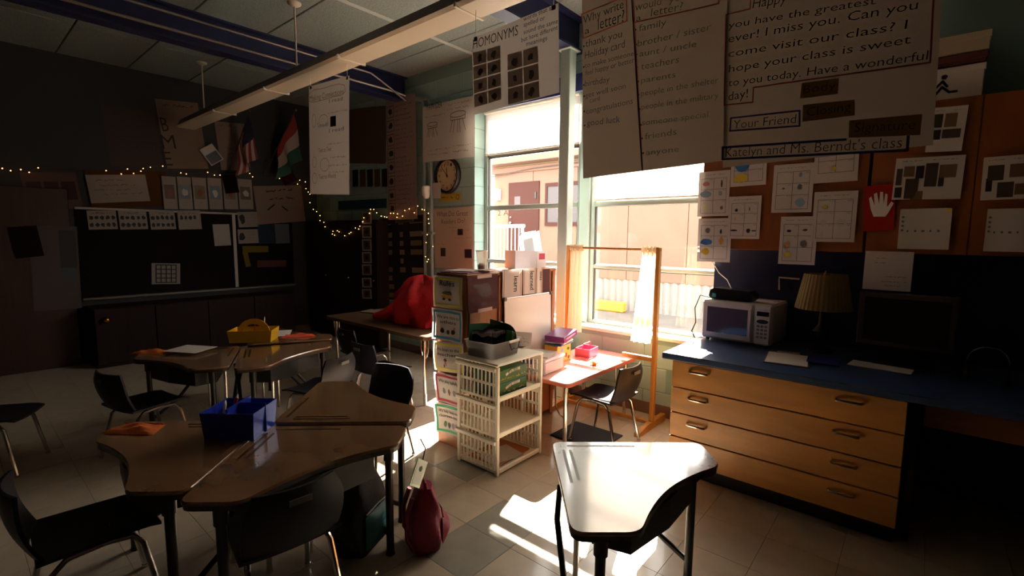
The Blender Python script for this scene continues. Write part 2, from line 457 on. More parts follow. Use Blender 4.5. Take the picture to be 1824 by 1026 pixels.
# white roller shades drawn part of the way down
def shade_blind(x0, x1, zb, label):
    t = thing('roller_shade', label, 'shade', ((x0+x1)/2, YG-.05, zb), 0, 'white roller shades')
    MB().grid(lambda u, v: (x0+.03+(x1-x0-.06)*u, YG-.045-.004*math.sin(9*u)*(1-v), zb+(WZ1-.03-zb)*v+.004*math.sin(23*u)*(1-v)), 16, 4).build('shade_cloth', paper('shade_white', '#d9d2ca', .45), t, smooth=True)
    MB().bbox(x0+.03, x1-.03, YG-.052, YG-.038, zb-.014, zb, .003).build('hem_bar', WHITEP, t)
    MB().tube([(x0+.03, YG-.055, WZ1-.03), (x1-.03, YG-.055, WZ1-.03)], .018, 12).build('roller', WHITEP, t, smooth=True)
shade_blind(WX0, -2.505, 2.375, 'white roller shade drawn over the top pane of the left window')
shade_blind(-2.405, WX1, 1.835, 'white roller shade drawn halfway down the right window')
# daylight sampling through the openings
for x0, x1 in ((WX0, -2.505), (-2.405, WX1)):
    al = bpy.data.lights.new('window_portal', 'AREA'); al.shape = 'RECTANGLE'; al.size = x1-x0; al.size_y = WZ1-WZ0; al.cycles.is_portal = True
    ao = bpy.data.objects.new('window_portal', al); ao.location = ((x0+x1)/2, YG+.04, (WZ0+WZ1)/2); ao.rotation_euler = (-PI/2, 0, 0); COL.objects.link(ao)

# ---- steel column, beams, conduits
STEEL = M('column_paint', '#aebfba', .45)
co = thing('steel_column', 'pale green square steel column in front of the windows', 'column', (-2.48, 3.65, 0))
MB().bbox(-2.53, -2.43, 3.6, 3.7, .01, 3.1, .006).build('post', STEEL, co)
MB().box(-2.55, -2.41, 3.58, 3.72, 0, .01).build('base_plate', STEEL, co); MB().box(-2.55, -2.41, 3.57, 3.73, 3.09, 3.1).build('cap_plate', STEEL, co)
BEAM = M('beam_paint', '#1d2148', .5, noise=(4, .15))
def beam(x, label):
    b = thing('steel_beam', label, 'beam', (x, .6, 3.1))
    MB().box(x-.07, x+.07, YS, YW, 3.1, 3.116).build('flange', BEAM, b)
    MB().box(x-.07, x+.07, YS, YW, ZC-.016, ZC-.001).build('flange', BEAM, b)
    MB().box(x-.008, x+.008, YS, YW, 3.116, ZC-.016).build('web', BEAM, b)
beam(-4.98, 'dark navy steel ceiling beam carrying two conduits toward the clock')
beam(-2.48, 'dark navy steel ceiling beam resting on the pale column')
PIPE = M('galvanised_pipe', '#9d9187', .38, .7)
c1 = [(-4.9, YS+.1, 3.3), (-4.9, 3.28, 3.3), (-4.88, 3.5, 3.2), (-4.85, 3.72, 3.08)]
tag(MB().tube(c1, .011, 8).build('conduit', PIPE, smooth=True), 'thin metal conduit high on the beam, bent near the wall', 'conduit', 'ceiling conduits')
c2 = [(-4.9, YS+.1, 3.17), (-4.9, 3.6, 3.17), (-4.87, 3.68, 3.15), (-4.86, 3.72, 3.14)]
tag(MB().tube(c2, .013, 8).build('conduit', PIPE, smooth=True), 'thin metal conduit low on the beam, straight to the wall', 'conduit', 'ceiling conduits')
WP = M('painted_pipe', '#8f9c98', .5)
def wallpipe(px, label, bend):
    b = onY((px, 470), YW-.04); t = onY((px-3, 190), YW-.04)
    pts = [(b.x, YW-.035, .1), (b.x, YW-.035, t.z)]
    pts += [(b.x-.02, YW-.035, t.z+.07), (b.x-.07, YW-.035, t.z+.11), (b.x-bend, YW-.035, t.z+.12)]
    p = thing('wall_pipe', label, 'pipe', (b.x, YW-.035, .1), 0, 'pipes beside the clock')
    MB().tube(pts, .022, 10).build('pipe', WP, p, smooth=True)
    for zz in (.6, 1.5, 2.5): MB().bbox(b.x-.035, b.x+.035, YW-.06, YW-.001, zz, zz+.03, .004).build('pipe_clip', WP, p)
wallpipe(757, 'painted wall pipe nearer the pocket chart', .25); wallpipe(769, 'painted wall pipe nearer the clock', .42)
jb = onY((760, 340), YW-.06)
tag(MB().lathe([(.02, -.09), (.05, -.05), (.055, .02), (.05, .05), (.03, .06)], 12, (jb.x, YW-.062, jb.z)).build('junction_cup', WHITEP, smooth=True), 'white cup-shaped holder taped to the wall pipes', 'holder')

# ---- long hanging light fixture
FX = M('fixture_enamel', '#cfc0ab', .35); FXD = M('fixture_side', '#6d6259', .5)
fx = thing('pendant_light', 'long switched-off beige fluorescent fixture hung on thin stems', 'light', (-3.5, 2.04, 2.75))
x = -6.95
while x < 1.2:
    x2 = x+1.22
    MB().add([(x+.002, 1.93, 2.765), (x2-.002, 1.93, 2.765), (x2-.002, 2.15, 2.765), (x+.002, 2.15, 2.765), (x+.002, 1.955, 2.75), (x2-.002, 1.955, 2.75), (x2-.002, 2.125, 2.75), (x+.002, 2.125, 2.75)],
             [(0, 1, 2, 3), (7, 6, 5, 4), (0, 4, 5, 1), (1, 5, 6, 2), (2, 6, 7, 3), (3, 7, 4, 0)]).build('diffuser', FX, fx)
    MB().add([(x, 1.94, 2.766), (x2, 1.94, 2.766), (x2, 2.14, 2.766), (x, 2.14, 2.766), (x, 1.98, 2.85), (x2, 1.98, 2.85), (x2, 2.1, 2.85), (x, 2.1, 2.85)],
             [(3, 2, 1, 0), (4, 5, 6, 7), (0, 1, 5, 4), (1, 2, 6, 5), (2, 3, 7, 6), (3, 0, 4, 7)]).build('housing', FXD, fx)
    MB().box(x2-.008, x2+.008, 1.926, 2.154, 2.746, 2.77).build('joint_band', M('fixture_band', '#e2d7c6', .35), fx)
    x = x2
for xs in (-6.29, -4.1, -2.0, .2):
    MB().tube([(xs, 2.03, 2.85), (xs, 2.03, ZC)], .007, 8).build('stem', FX, fx)
    MB().lathe([(.02, -.03), (.05, -.012), (.055, 0)], 14, (xs, 2.03, ZC-.001)).build('canopy', FX, fx, smooth=True)

# ================================================================== OUTDOORS
struct(MB().box(-40, 30, 4.3, 60, -.1, -.01).build('ground_asphalt', M('asphalt', '#5f5955', .85, noise=(3, .12))), 'grey asphalt yard outside the windows', 'ground')
YB = 9.0
PEACH = M('facade_panel', '#7f5a4c', .8, noise=(2, .05), rnd=.02)
bd = thing('portable_building', 'peach panelled portable classroom building across the yard', 'building', (-5, 11, 0))
MB().box(-8.25, 4, YB+.03, YB+5, .6, 3.2).build('wall_core', M('facade_joint', '#a98760', .9), bd)
xx = -8.25
while xx < 4:
    MB().bbox(xx+.006, xx+1.214, YB, YB+.035, .62, 2.98, .004).build('facade_panel', PEACH, bd); xx += 1.22
MB().bbox(-8.3, 4.05, YB-.05, YB+.04, 2.98, 3.12, .01).build('fascia', PEACH, bd)
MB().bbox(-8.5, 4.3, YB-.35, YB+5.3, 3.16, 3.3, .01).build('roof', M('roof_edge', '#7d5c4e', .8), bd)
MB().tube([(-8.3, YB-.06, 2.93), (-7, YB-.06, 3.03), (-5.6, YB-.06, 3.06), (-3, YB-.06, 3.05), (2, YB-.06, 3.06)], .015, 6).build('cable', M('cable', '#4d4038', .7), bd)
sk = MB(); n = 330
sk.grid(lambda u, v: (-8.25+u*12.2, YB+.02+.025*math.cos(u*n*PI*.5), -.01+v*.63), n, 1)
sk.build('corrugated_skirt', M('corrugated_metal', '#8f8684', .5, .3), bd, smooth=True)
BRN = M('brown_door_paint', '#4a2f2b', .9, spec=.1)
dr = MB().bbox(-7.76, -6.83, YB-.03, YB+.01, .66, 2.75, .006).build('entrance_door', BRN, bd)
MB().box(-7.56, -7.38, YB-.034, YB-.029, 2.1, 2.42).build('door_light', M('dark_pane', '#4a3a3c', .15), dr)
MB().ball((-7.66, YB-.06, 1.8), .035).ball((-7.66, YB-.05, 1.93), .025).build('door_knob', CHROME, dr, smooth=True)
MB().box(-6.95, -6.9, YB-.045, YB-.03, 2.35, 2.5).build('door_closer', BLACKM, dr)
wf = MB()
for a in ((-6.66, -6.6, 1.0, 2.68), (-5.72, -5.66, 1.0, 2.68), (-6.6, -5.72, 1.0, 1.08), (-6.6, -5.72, 2.6, 2.68), (-6.17, -6.13, 1.08, 2.6)): wf.box(a[0], a[1], YB-.03, YB+.01, a[2]-.0+.72*(a[2] < 1.1), a[3]+.72*(a[3] < 1.1))
wi = wf.build('window_casing', BRN, bd)
MB().box(-6.6, -5.72, YB-.012, YB-.006, 1.8, 2.6).build('pane', M('dull_pane', '#4a3f42', .5), wi)
# wall lamp and unit number
MB().bbox(-8.14, -8.02, YB-.1, YB, 2.35, 2.62, .01).build('wall_lamp', M('lamp_frosted', '#d8d0c4', .3), bd)
mb = MB(); text_to(mb, '2 A', (0, 0), (.36, 0), .13, .0)
for p in mb.v: p.x, p.y, p.z = -8.13+p.x, YB-.002, 1.98+p.y
mb.build('unit_number', INK, bd)
# brick pier at the corner
bp = thing('brick_pier', 'red brick pier at the left end of the portable building', 'pier', (-8.45, YB-.44, 0))
MB().box(-8.55, -8.27, YB-.45, YB-.4, 0, 2.95).build('mortar', M('mortar', '#e0d4c6', .9), bp)
bk = MB().bbox(-.1, .1, -.05, .05, 0, .085, .004).mesh('brick', M('red_brick', '#b0625a', .8, rnd=.12))
bk2 = MB().bbox(-.06, .06, -.05, .05, 0, .085, .004).mesh('brick', MC['red_brick'])
z = .1; k = 0
while z < 2.95:
    inst('brick', bk if k % 2 else bk2, bp, (.07-(0 if k % 2 else -.03), -.01, z)); z += .11; k += 1
# steps with a white railing
rl = thing('stair_railing', 'white metal railing of the steps to the brown door', 'railing', (-7.2, YB-.9, 0))
RW = M('white_rail_paint', '#e6ddd6', .4)
ra = MB()
for xx in (-7.55, -6.6): ra.tube([(xx, YB-.9, 0), (xx, YB-.9, 1.72)], .035, 8)
ra.build('post', RW, rl); MB().tube([(-7.6, YB-.9, 1.7), (-6.55, YB-.9, 1.7)], .04, 8).build('top_rail', RW, rl)
MB().tube([(-7.55, YB-.9, .95), (-6.6, YB-.9, .95)], .025, 8).tube([(-6.6, YB-.9, .95), (-5.2, YB-.9, .8)], .025, 8).build('lower_rail', RW, rl)
for k in range(8): MB().tube([(-7.43+k*.105, YB-.9, .95), (-7.43+k*.105, YB-.9, 1.68)], .012, 6).build('baluster', RW, rl)
MB().tube([(-8.0, YB-2.1, 1.15), (-7.75, YB-1.6, 1.2), (-7.55, YB-.9, .9)], .03, 8).build('handrail', RW, rl, smooth=True)
MB().box(-7.9, -6.5, YB-1.0, YB-.02, 0, .62).build('landing', M('landing_wood', '#b79b86', .8), rl)
kb = onZ((1085, 553), 0)
tag(MB().bbox(kb.x-1.2, kb.x+.35, kb.y-.1, kb.y+.08, -.01, .2, .03).build('parking_kerb', M('yellow_kerb', '#c08a2c', .7)), 'yellow painted kerb block lying in the yard', 'kerb')

# ================================================================== COUNTER
DRK = M('toe_kick', '#140e0c', .7)
HND = M('drawer_pull', '#cdc3b2', .25, 1)
cb = thing('drawer_cabinet', 'light oak base cabinet with four wide drawers under the blue counter', 'cabinet', (-.56, 3.3, 0))
MB().box(-1.13, 0, YC+.022, YW-.013, .1, .749).build('carcass', OAK, cb)
MB().box(-1.11, -.01, YC+.08, YW-.02, 0, .1).build('toe_kick', DRK, cb)
zz = [.108, .267, .42, .58, .747]
for i in range(4):
    d = MB().bbox(-1.13, -.001, YC, YC+.021, zz[i]+.003, zz[i+1]-.003, .003).build('drawer', OAK, cb)
    zc = zz[i+1]-.052
    for xc in (-.965, -.225):
        mb = MB().tube([(xc-.055, YC, zc), (xc-.05, YC-.02, zc), (xc-.04, YC-.026, zc), (xc+.04, YC-.026, zc), (xc+.05, YC-.02, zc), (xc+.055, YC, zc)], .008, 8)
        mb.build('pull', HND, d, smooth=True)
wt = MB().bbox(-1.187, XE, YC-.035, YW-.016, .752, CT, .006).build('worktop', M('blue_laminate', '#2c3c5c', .28, noise=(40, .12)))
tag(wt, 'long dark blue laminate countertop under the wall cupboards', 'countertop')
REDW = wood('red_oak', '#7a4324', .2, (1.2, 8, 8))
kd = thing('knee_drawer', 'reddish wooden apron drawer over the dark knee space', 'drawer', (.55, 3.2, 0))
MB().bbox(.06, 1.2, YC+.14, YC+.16, .6, .75, .003).build('drawer_front', REDW, kd)
MB().box(.02, .05, YC+.14, YW-.02, 0, .75).build('side_panel', DRK, kd); MB().box(1.2, 1.23, YC+.14, YW-.02, 0, .75).build('side_panel', DRK, kd)
MB().box(.05, 1.2, YW-.06, YW-.02, 0, .75).build('back_panel', DRK, kd)

# ---- wall cupboards
def cupboard(x0, x1, splits, label):
    u = thing('wall_cupboard', label, 'cupboard', ((x0+x1)/2, YW-.02, 1.42), 0, 'wall cupboards over the counter')
    MB().box(x0, x1, YU+.021, YW-.016, 1.422, 2.23).build('carcass', CORK, u)
    e = [x0]+splits+[x1]
    for i in range(len(e)-1):
        d = MB().bbox(e[i]+.002, e[i+1]-.002, YU, YU+.02, 1.42, 2.23, .002).build('door', CORK, u)
        hx = e[i+1]-.09 if i % 2 == 0 else e[i]+.09
        MB().tube([(hx, YU, 1.62), (hx, YU-.009, 1.61), (hx, YU-.009, 1.52), (hx, YU, 1.51)], .006, 8).build('pull', BLACKM, d, smooth=True)
        MB().bbox(hx-.008, hx+.008, YU-.015, YU-.004, 1.5, 1.512, .002).build('pull_tip', HND, d)
cupboard(-1.21, -.272, [-.553], 'orange oak wall cupboard covered with six-box worksheets')
cupboard(-.262, 1.2, [.172, .62], 'orange oak wall cupboard with the red handprint sheet')

# ---- papers on the cupboards
GR = ink('grid', '#4c4340'); RED = ink('red', '#a8342a'); BLU = ink('blue', '#2f6fae'); YEL = ink('yellow', '#cdb42a'); BRO = ink('brown', '#5b3b2c'); PNK = ink('pink', '#c87f76'); GRY = ink('grey', '#6d6a6c'); ORA = ink('orange', '#c7832e'); LBL = ink('light_blue', '#8aa0b5'); GRN = ink('green', '#2e5c33'); ORG = ink('orange_red', '#c2491f'); PUR = ink('purple', '#3b2a6a')
def worksheet(label, quad, marks, rows=(.07, .36, .6, .84), off=.002, c=YU-.017):
    o = sheet('worksheet', label, 'worksheet', 'Y', c-off, quad, PAPER, 'six-box worksheets on the cupboard doors', .003)
    _, w, h = SH[o.name][:3]; f = lambda x, y: ((x-.5)*w, (y-.5)*h)
    L_ = [[f(.1, r), f(.9, r)] for r in rows]+[[f(a, rows[0]), f(a, rows[-1])] for a in (.1, .5, .9)]
    pen(o, L_, .0022, GR, name='grid_line', px=False)
    mb = MB(); scribble(mb, -.35*w, .3*w, .42*h, .006, .0015)
    for i in range(len(rows)-1):
        for cx in (.38, .78): scribble(mb, (cx-.5)*w, (cx+.1-.5)*w, (rows[i+1]-.03-.5)*h, .004, .0014)
    put(o, mb, 'lettering', GR)
    for (x, y, rx, ry, m) in marks:
        mb = MB(); blob(mb, (x-.5)*w, (y-.5)*h, rx*w, ry*h); put(o, mb, 'drawing', m, .0016)
    return o
worksheet('six-box worksheet with a red patch and pale grey blobs at the far left top', [(1244, 307), (1300, 303), (1299, 384), (1244, 386)], [(.25, .72, .12, .05, PNK), (.75, .72, .03, .09, BRO), (.25, .5, .18, .08, LBL), (.72, .5, .06, .05, LBL), (.25, .2, .08, .07, ink('pale_yellow', '#d6cfa0')), (.78, .18, .05, .04, GRY)], off=.003)
worksheet('worksheet with blue water and a big yellow patch', [(1303, 270), (1367, 262), (1365, 329), (1302, 333)], [(.32, .58, .2, .17, BLU), (.3, .22, .2, .13, YEL)], rows=(.12, .44, .92), off=.004)
worksheet('worksheet with a dark dot, an arc of dots and a small tree', [(1299, 352), (1357, 347), (1353, 427), (1296, 424)], [(.25, .68, .05, .035, INK), (.65, .7, .015, .05, INK), (.22, .47, .03, .03, YEL), (.2, .2, .12, .02, INK), (.65, .19, .06, .05, INK), (.82, .19, .08, .015, INK)], off=.007)
worksheet('worksheet with a blue wave and a yellow diamond hanging past the door edge', [(1244, 390), (1302, 388), (1302, 468), (1242, 465)], [(.3, .72, .07, .06, GRY), (.7, .7, .03, .05, INK), (.28, .46, .2, .07, BLU), (.72, .48, .05, .08, ORA), (.26, .24, .13, .08, YEL)], off=.004)
worksheet('worksheet with faint sketches and a pale blue snowflake', [(1378, 294), (1450, 290), (1447, 377), (1375, 380)], [(.28, .5, .04, .02, GRY), (.68, .52, .06, .06, GRY), (.72, .2, .12, .09, LBL), (.68, .77, .04, .05, LBL)], off=.003)
worksheet('worksheet with a blue drop and a small yellow square at the cupboard top', [(1452, 265), (1531, 258), (1528, 321), (1449, 328)], [(.3, .86, .06, .09, BLU), (.46, .4, .05, .06, YEL)], rows=(.28, .62, .95), off=.004)
worksheet('worksheet with one pale yellow smear and faint pencil figures', [(1450, 343), (1528, 339), (1523, 432), (1446, 430)], [(.27, .7, .07, .03, YEL), (.25, .38, .08, .07, ink('faint', '#c4b8b0')), (.68, .38, .14, .08, ink('faint', '#c4b8b0')), (.25, .16, .03, .08, ink('faint', '#c4b8b0'))], off=.008)
ws = worksheet('worksheet with a yellow spiky sun in its bottom corner', [(1390, 386), (1449, 386), (1460, 472), (1388, 470)], [(.24, .7, .06, .025, INK), (.68, .72, .07, .025, BRO), (.22, .42, .06, .06, ORA), (.66, .44, .09, .07, GRY), (.24, .2, .07, .055, YEL)], off=.005)
_, w, h = SH[ws.name][:3]
pen(ws, [[((.24-.5)*w+.012*math.cos(a), (.2-.5)*h+.012*math.sin(a)), ((.24-.5)*w+.03*math.cos(a), (.2-.5)*h+.03*math.sin(a))] for a in [k*PI/6 for k in range(12)]], .003, YEL, .002, 'sun_ray', False)

hs = sheet('handprint_sheet', 'red paper sheet with a pale cut-out hand on the cupboard', 'sheet', 'Y', YU-.017, [(1540, 332), (1590, 327), (1597, 410), (1538, 412)], paper('red_paper', '#a02a22', .1), curl=.003)
mb = MB(); pts = [(1556, 386), (1551, 372), (1548, 354), (1552, 350), (1558, 366), (1557, 346), (1562, 343), (1566, 363), (1568, 342), (1573, 342), (1574, 364), (1577, 345), (1581, 346), (1580, 369), (1588, 359), (1592, 362), (1583, 378), (1577, 386)]
mb.add([(*toloc(hs, p), 0) for p in pts], [tuple(range(len(pts)))]); put(hs, mb, 'paper_hand', M('hand_paper', '#d8ccc4', .8))
def photosheet(label, quad, pics, off=.004, mat=PAPER, c=YU-.015, curl=.003):
    o = sheet('photo_sheet', label, 'sheet', 'Y', c-off, quad, mat, 'photo collages on the cupboard doors', curl)
    for i, (a, b, d, e) in enumerate(pics): patch(o, a, b, d, e, M('snapshot_%d' % (i % 3), ('#3d2f24', '#6a5335', '#241c1c')[i % 3], .4), 'snapshot')
    handwriting(o, [(.1, .4, .92), (.55, .9, .92)], GR, .005, .0015)
    return o
photosheet('white collage sheet of many dark snapshots above the storyboard', [(1595, 283), (1718, 276), (1713, 354), (1590, 356)], [(.03, .12, .35, .75), (.14, .3, .55, .8), (.32, .44, .5, .8), (.46, .64, .3, .85), (.66, .9, .5, .8), (.03, .14, .05, .3), (.18, .38, .02, .5), (.28, .46, .0, .2), (.66, .74, .3, .5)])
photosheet('white sheet with four snapshots beside the letter chart', [(1655, 193), (1722, 188), (1716, 268), (1652, 272)], [(.08, .36, .55, .85), (.42, .75, .55, .85), (.08, .36, .28, .5), (.4, .9, .3, .5)], .005)
photosheet('dim collage sheet of snapshots at the right picture edge', [(1752, 280), (1850, 274), (1846, 352), (1746, 358)], [(.1, .4, .45, .8), (.5, .9, .5, .8), (.08, .2, .2, .5), (.3, .6, .05, .4), (.62, .95, .1, .35)])
def board(label, quad, curl=.005):
    o = sheet('storyboard_sheet', label, 'sheet', 'Y', YU-.02, quad, PAPER, 'storyboard sheets on the cupboard doors', curl)
    _, w, h = SH[o.name][:3]
    mb = MB()
    for k in range(5): blob(mb, (-.32+.15*k)*w, -.05*h, .035*w*(.6+.2*(k % 3)), .03*h)
    for k in range(4): blob(mb, -.43*w, (.3-.11*k)*h, .03*w, .03*h)
    put(o, mb, 'drawing', GRY); patch(o, .9, .99, .9, .99, YEL, 'sticker'); return o
board('storyboard sheet with a yellow sticker below the snapshots', [(1606, 373), (1697, 370), (1689, 445), (1596, 443)])
board('dim storyboard sheet at the right picture edge below the collage', [(1758, 373), (1850, 370), (1846, 450), (1752, 447)])
nt = sheet('hanging_note', 'white lined note hanging below the cupboard over the monitor', 'note', 'Y', YU-.004, [(1542, 446), (1629, 450), (1621, 519), (1536, 515)], PAPER, curl=.004)
handwriting(nt, [(.25, .45, .82), (.22, .45, .7), (.45, .9, .35), (.4, .9, .22), (.45, .8, .12)], GR, .006, .0016)
# boxes on top of the cupboards
def topbox(label, px, z0, z1, mat, mark=0):
    a = onY((px[0], 150), YU+.06); b = onY((px[1], 150), YU+.06)
    t = thing('carton', label, 'carton', ((a.x+b.x)/2, YU+.2, z0), 0, 'cartons on the cupboards')
    MB().bbox(a.x, b.x, YU+.06, YU+.33, z0, z1, .004).build('box_body', mat, t)
    MB().bbox(a.x-.004, b.x+.004, YU+.056, YU+.334, z1-.03, z1+.004, .003).build('lid', mat, t)
    if mark:
        f_ = MB(); cx = a.x+.09; cz = (z0+z1)/2-.01
        f_.strip([(cx-.035, cz-.05), (cx, cz), (cx+.03, cz-.03), (cx+.06, cz-.03)], .012); f_.strip([(cx-.035, cz-.01), (cx, cz+.03), (cx+.02, cz)], .012); f_.strip([(cx-.05, cz-.07), (cx+.06, cz-.07)], .008); blob(f_, cx+.005, cz+.05, .013, .013)
        for p in f_.v: p.x, p.y, p.z = p.x, YU+.0585, p.y
        f_.build('runner_emblem', INK, t)
topbox('white carton with a black running-figure emblem on the wall cupboard', (1640, 1752), 2.236, 2.4, M('carton_white', '#cfc2b8', .7), 1)
topbox('flat dark red carton between two pale cartons on the wall cupboard', (1640, 1753), 2.412, 2.46, M('carton_red', '#5d2720', .7))
topbox('pale flat carton topmost on the wall cupboard', (1640, 1756), 2.468, 2.56, M('carton_cream', '#b5a287', .7))

# ================================================================== THINGS ON THE COUNTER
MW = M('microwave_white', '#c4bdb6', .35)
mw = thing('microwave', 'white microwave oven on the left end of the blue counter', 'microwave', (-.93, 3.42, CT), math.radians(-3))
def L(mb, name, mat, par, smooth=False): return mb.build(name, mat, par, world=False, smooth=smooth)
L(MB().bbox(-.225, .225, .02, .35, .012, .28, .012), 'body', MW, mw)
dr = L(MB().bbox(-.225, .115, -.012, .019, .014, .278, .014), 'door', MW, mw)
L(MB().bbox(-.185, .08, -.0135, -.0118, .06, .235, .0006), 'door_window', M('oven_glass', '#4a4450', .12), dr)
L(MB().tube([(.098, -.012, .06), (.1, -.022, .08), (.1, -.022, .22), (.098, -.012, .24)], .006, 8), 'door_handle', MW, dr, True)
cp = L(MB().bbox(.118, .225, -.012, .019, .014, .278, .012), 'control_panel', MW, mw)
L(MB().box(.135, .208, -.0135, -.0118, .205, .235), 'display', M('oven_display', '#15110f', .2), cp)
L(MB().add([(.171+.036*math.cos(a*PI/8), -.0135, .17+.014*math.sin(a*PI/8)) for a in range(16)], [tuple(range(16))]), 'name_badge', BLACKM, cp)
for r in range(4):
    for c_ in range(3): L(MB().box(.139+c_*.023, .156+c_*.023, -.0135, -.0118, .06+r*.024, .074+r*.024), 'button', M('oven_button', '#6a6468', .5), cp)
for sx in (-.19, .19):
    for sy in (.03, .31): L(MB().lathe([(.014, 0), (.012, .013)], 10, (sx, sy, 0)), 'foot', BLACKM, mw)
rd = thing('clock_radio', 'low black radio with a teal badge on the microwave', 'radio', (-.98, 3.52, CT+.283), math.radians(-4))
prof = [(-.13, .0), (.13, .0), (.145, .015), (.145, .05), (.12, .07), (-.11, .078), (-.138, .06), (-.145, .02)]
mb = MB().prism(prof, -.06, .06)
for p in mb.v: p.y, p.z = p.z, p.y
L(mb, 'case', M('radio_black', '#0f0c0c', .3), rd)
L(MB().box(-.12, -.095, -.0615, -.06, .015, .04), 'badge', M('teal_badge', '#2f7a86', .4), rd)
tag(MB().tube([(-1.13, 3.5, 1.077), (-1.19, 3.48, 1.09), (-1.21, 3.44, 1.0), (-1.195, 3.43, .9), (-1.21, 3.4, .84), (-1.18, 3.38, .796)], .004, 6).build('power_cord', BLACKM, smooth=True), 'thin black cord dangling left of the microwave', 'cord')
tag(MB().tube([(-1.0, 3.53, 1.15), (-1.05, 3.6, 1.2), (-1.14, 3.7, 1.24), (-1.22, 3.76, 1.33), (-1.24, 3.78, 1.4)], .003, 6).build('antenna_wire', WHITEP, smooth=True), 'white wire looping from the radio toward the window', 'wire')
# clipboard, folder, papers
def flat(name, label, cat, c, sx, sy, rz, mat, z, t=.002, group=None):
    o = MB().bbox(-sx/2, sx/2, -sy/2, sy/2, 0, t, min(t*.3, .003)).build(name, mat, world=False); o.location = (c[0], c[1], z); o.rotation_euler = (0, 0, rz)
    return tag(o, label, cat, group)
p = onZ((1402, 640), CT)
cl = thing('clipboard', 'clipboard with white paper in front of the lamp', 'clipboard', (p.x, p.y, CT), math.radians(8))
L(MB().bbox(-.115, .115, -.16, .16, 0, .004, .001), 'board', wood('hardboard', '#5c3b22'), cl)
L(MB().box(-.105, .105, -.15, .135, .0045, .006), 'paper_sheet', PAPER, cl)
L(MB().tube([(-.06, .14, .012), (.06, .14, .012)], .007, 8), 'clip', CHROME, cl, True)
p = onZ((1466, 643), CT); flat('folder', 'dark blue folder beside the clipboard', 'folder', p, .16, .2, .1, M('blue_folder', '#1d2270', .5), CT+.001, .006)
p = onZ((1568, 655), CT); flat('paper_stack', 'pale loose papers in front of the dark monitor', 'papers', p, .28, .14, -.1, PAPER, CT+.001, .006)
p = onZ((1512, 615), CT); flat('notebook', 'dim tan notebook left of the monitor', 'notebook', p, .12, .16, .2, M('tan_cover', '#7a654c', .7), CT+.001, .012)
# table lamp
p = onZ((1466, 622), CT); q = onY((1466, 550), 3.55); q2 = onY((1466, 488), 3.55)
lp = thing('table_lamp', 'dark table lamp with a pleated beige shade, switched off', 'lamp', (q.x, 3.55, CT))
zb, zt = q.z-CT, q2.z-CT
L(MB().lathe([(.075, 0), (.07, .015), (.03, .03), (.02, .06), (.045, .1), (.05, .13), (.02, .17), (.012, zb+.05)], 20), 'base', M('lamp_bronze', '#2a1a12', .4, .4), lp, True)
n = 72; sh = MB()
def shade(u, v):
    k = round(u*n); g = 2*PI*k/n; r = (.155+(.115-.155)*v)*(1+(.012 if k % 2 else -.012)); return (r*math.cos(g), r*math.sin(g), zb+(zt-zb)*v)
sh.grid(shade, n, 3); L(sh, 'pleated_shade', paper('shade_cloth', '#8a744c', .2), lp)
L(MB().lathe([(.006, zt-.02), (.012, zt-.005), (.004, zt+.02)], 10), 'finial', M('lamp_brass', '#8a6a34', .3, 1), lp)
# monitor
q = onY((1531, 519), 3.42); q2 = onY((1700, 640), 3.42)
mo = thing('computer_monitor', 'dark switched-off computer monitor standing on the counter', 'monitor', ((q.x+q2.x)/2, 3.45, CT), math.radians(-6))
mw_ = (q2.x-q.x)/2; mh = q.z-CT
L(MB().bbox(-mw_, mw_, -.02, .03, .1, mh, .006), 'bezel', M('monitor_bezel', '#3a2d26', .5), mo)
L(MB().box(-mw_+.03, mw_-.03, -.0215, -.02, .13, mh-.03), 'screen', M('dark_screen', '#0b0808', .15), mo)
L(MB().bbox(-.03, .03, .0, .03, .012, .1, .004), 'neck', BLACKM, mo); L(MB().bbox(-.12, .12, -.08, .1, 0, .012, .004), 'foot', BLACKM, mo)
# headphone band on the counter at the right
p = onY((1765, 600), 3.3)
hp = thing('headphones', 'thin metal-banded headphones standing on the dark counter', 'headphones', (p.x, 3.3, CT))
pz = p.z-CT
L(MB().tube([(-.075*math.cos(a*PI/12), 0, .11+.075*math.sin(a*PI/12)) for a in range(13)], .005, 8), 'band', CHROME, hp, True)
for sx in (-1, 1):
    L(MB().tube([(sx*.075, 0, .11), (sx*.075, 0, .06)], .005, 8), 'band_arm', BLACKM, hp); mb = MB().lathe([(.03, -.012), (.036, 0), (.03, .012)], 14)
    for v_ in mb.v: v_.x, v_.z = v_.z+sx*.072, v_.x+.037
    L(mb, 'ear_cup', BLACKM, hp, True)
# white bracket on the backsplash
a = onY((1388, 494), YW-.02); b = onY((1424, 497), YW-.02); c_ = onY((1388, 516), YW-.02)
br = thing('wall_bracket', 'white bent-wire bracket on the blue backsplash behind the lamp', 'bracket', (a.x, YW-.02, c_.z))
MB().tube([c_, a, b], .006, 8).build('wire_frame', WHITEP, br); d_ = onY((1400, 502), YW-.02); e_ = onY((1409, 522), YW-.02)
MB().tube([b, d_, e_], .004, 6).build('hook', BLACKM, br)

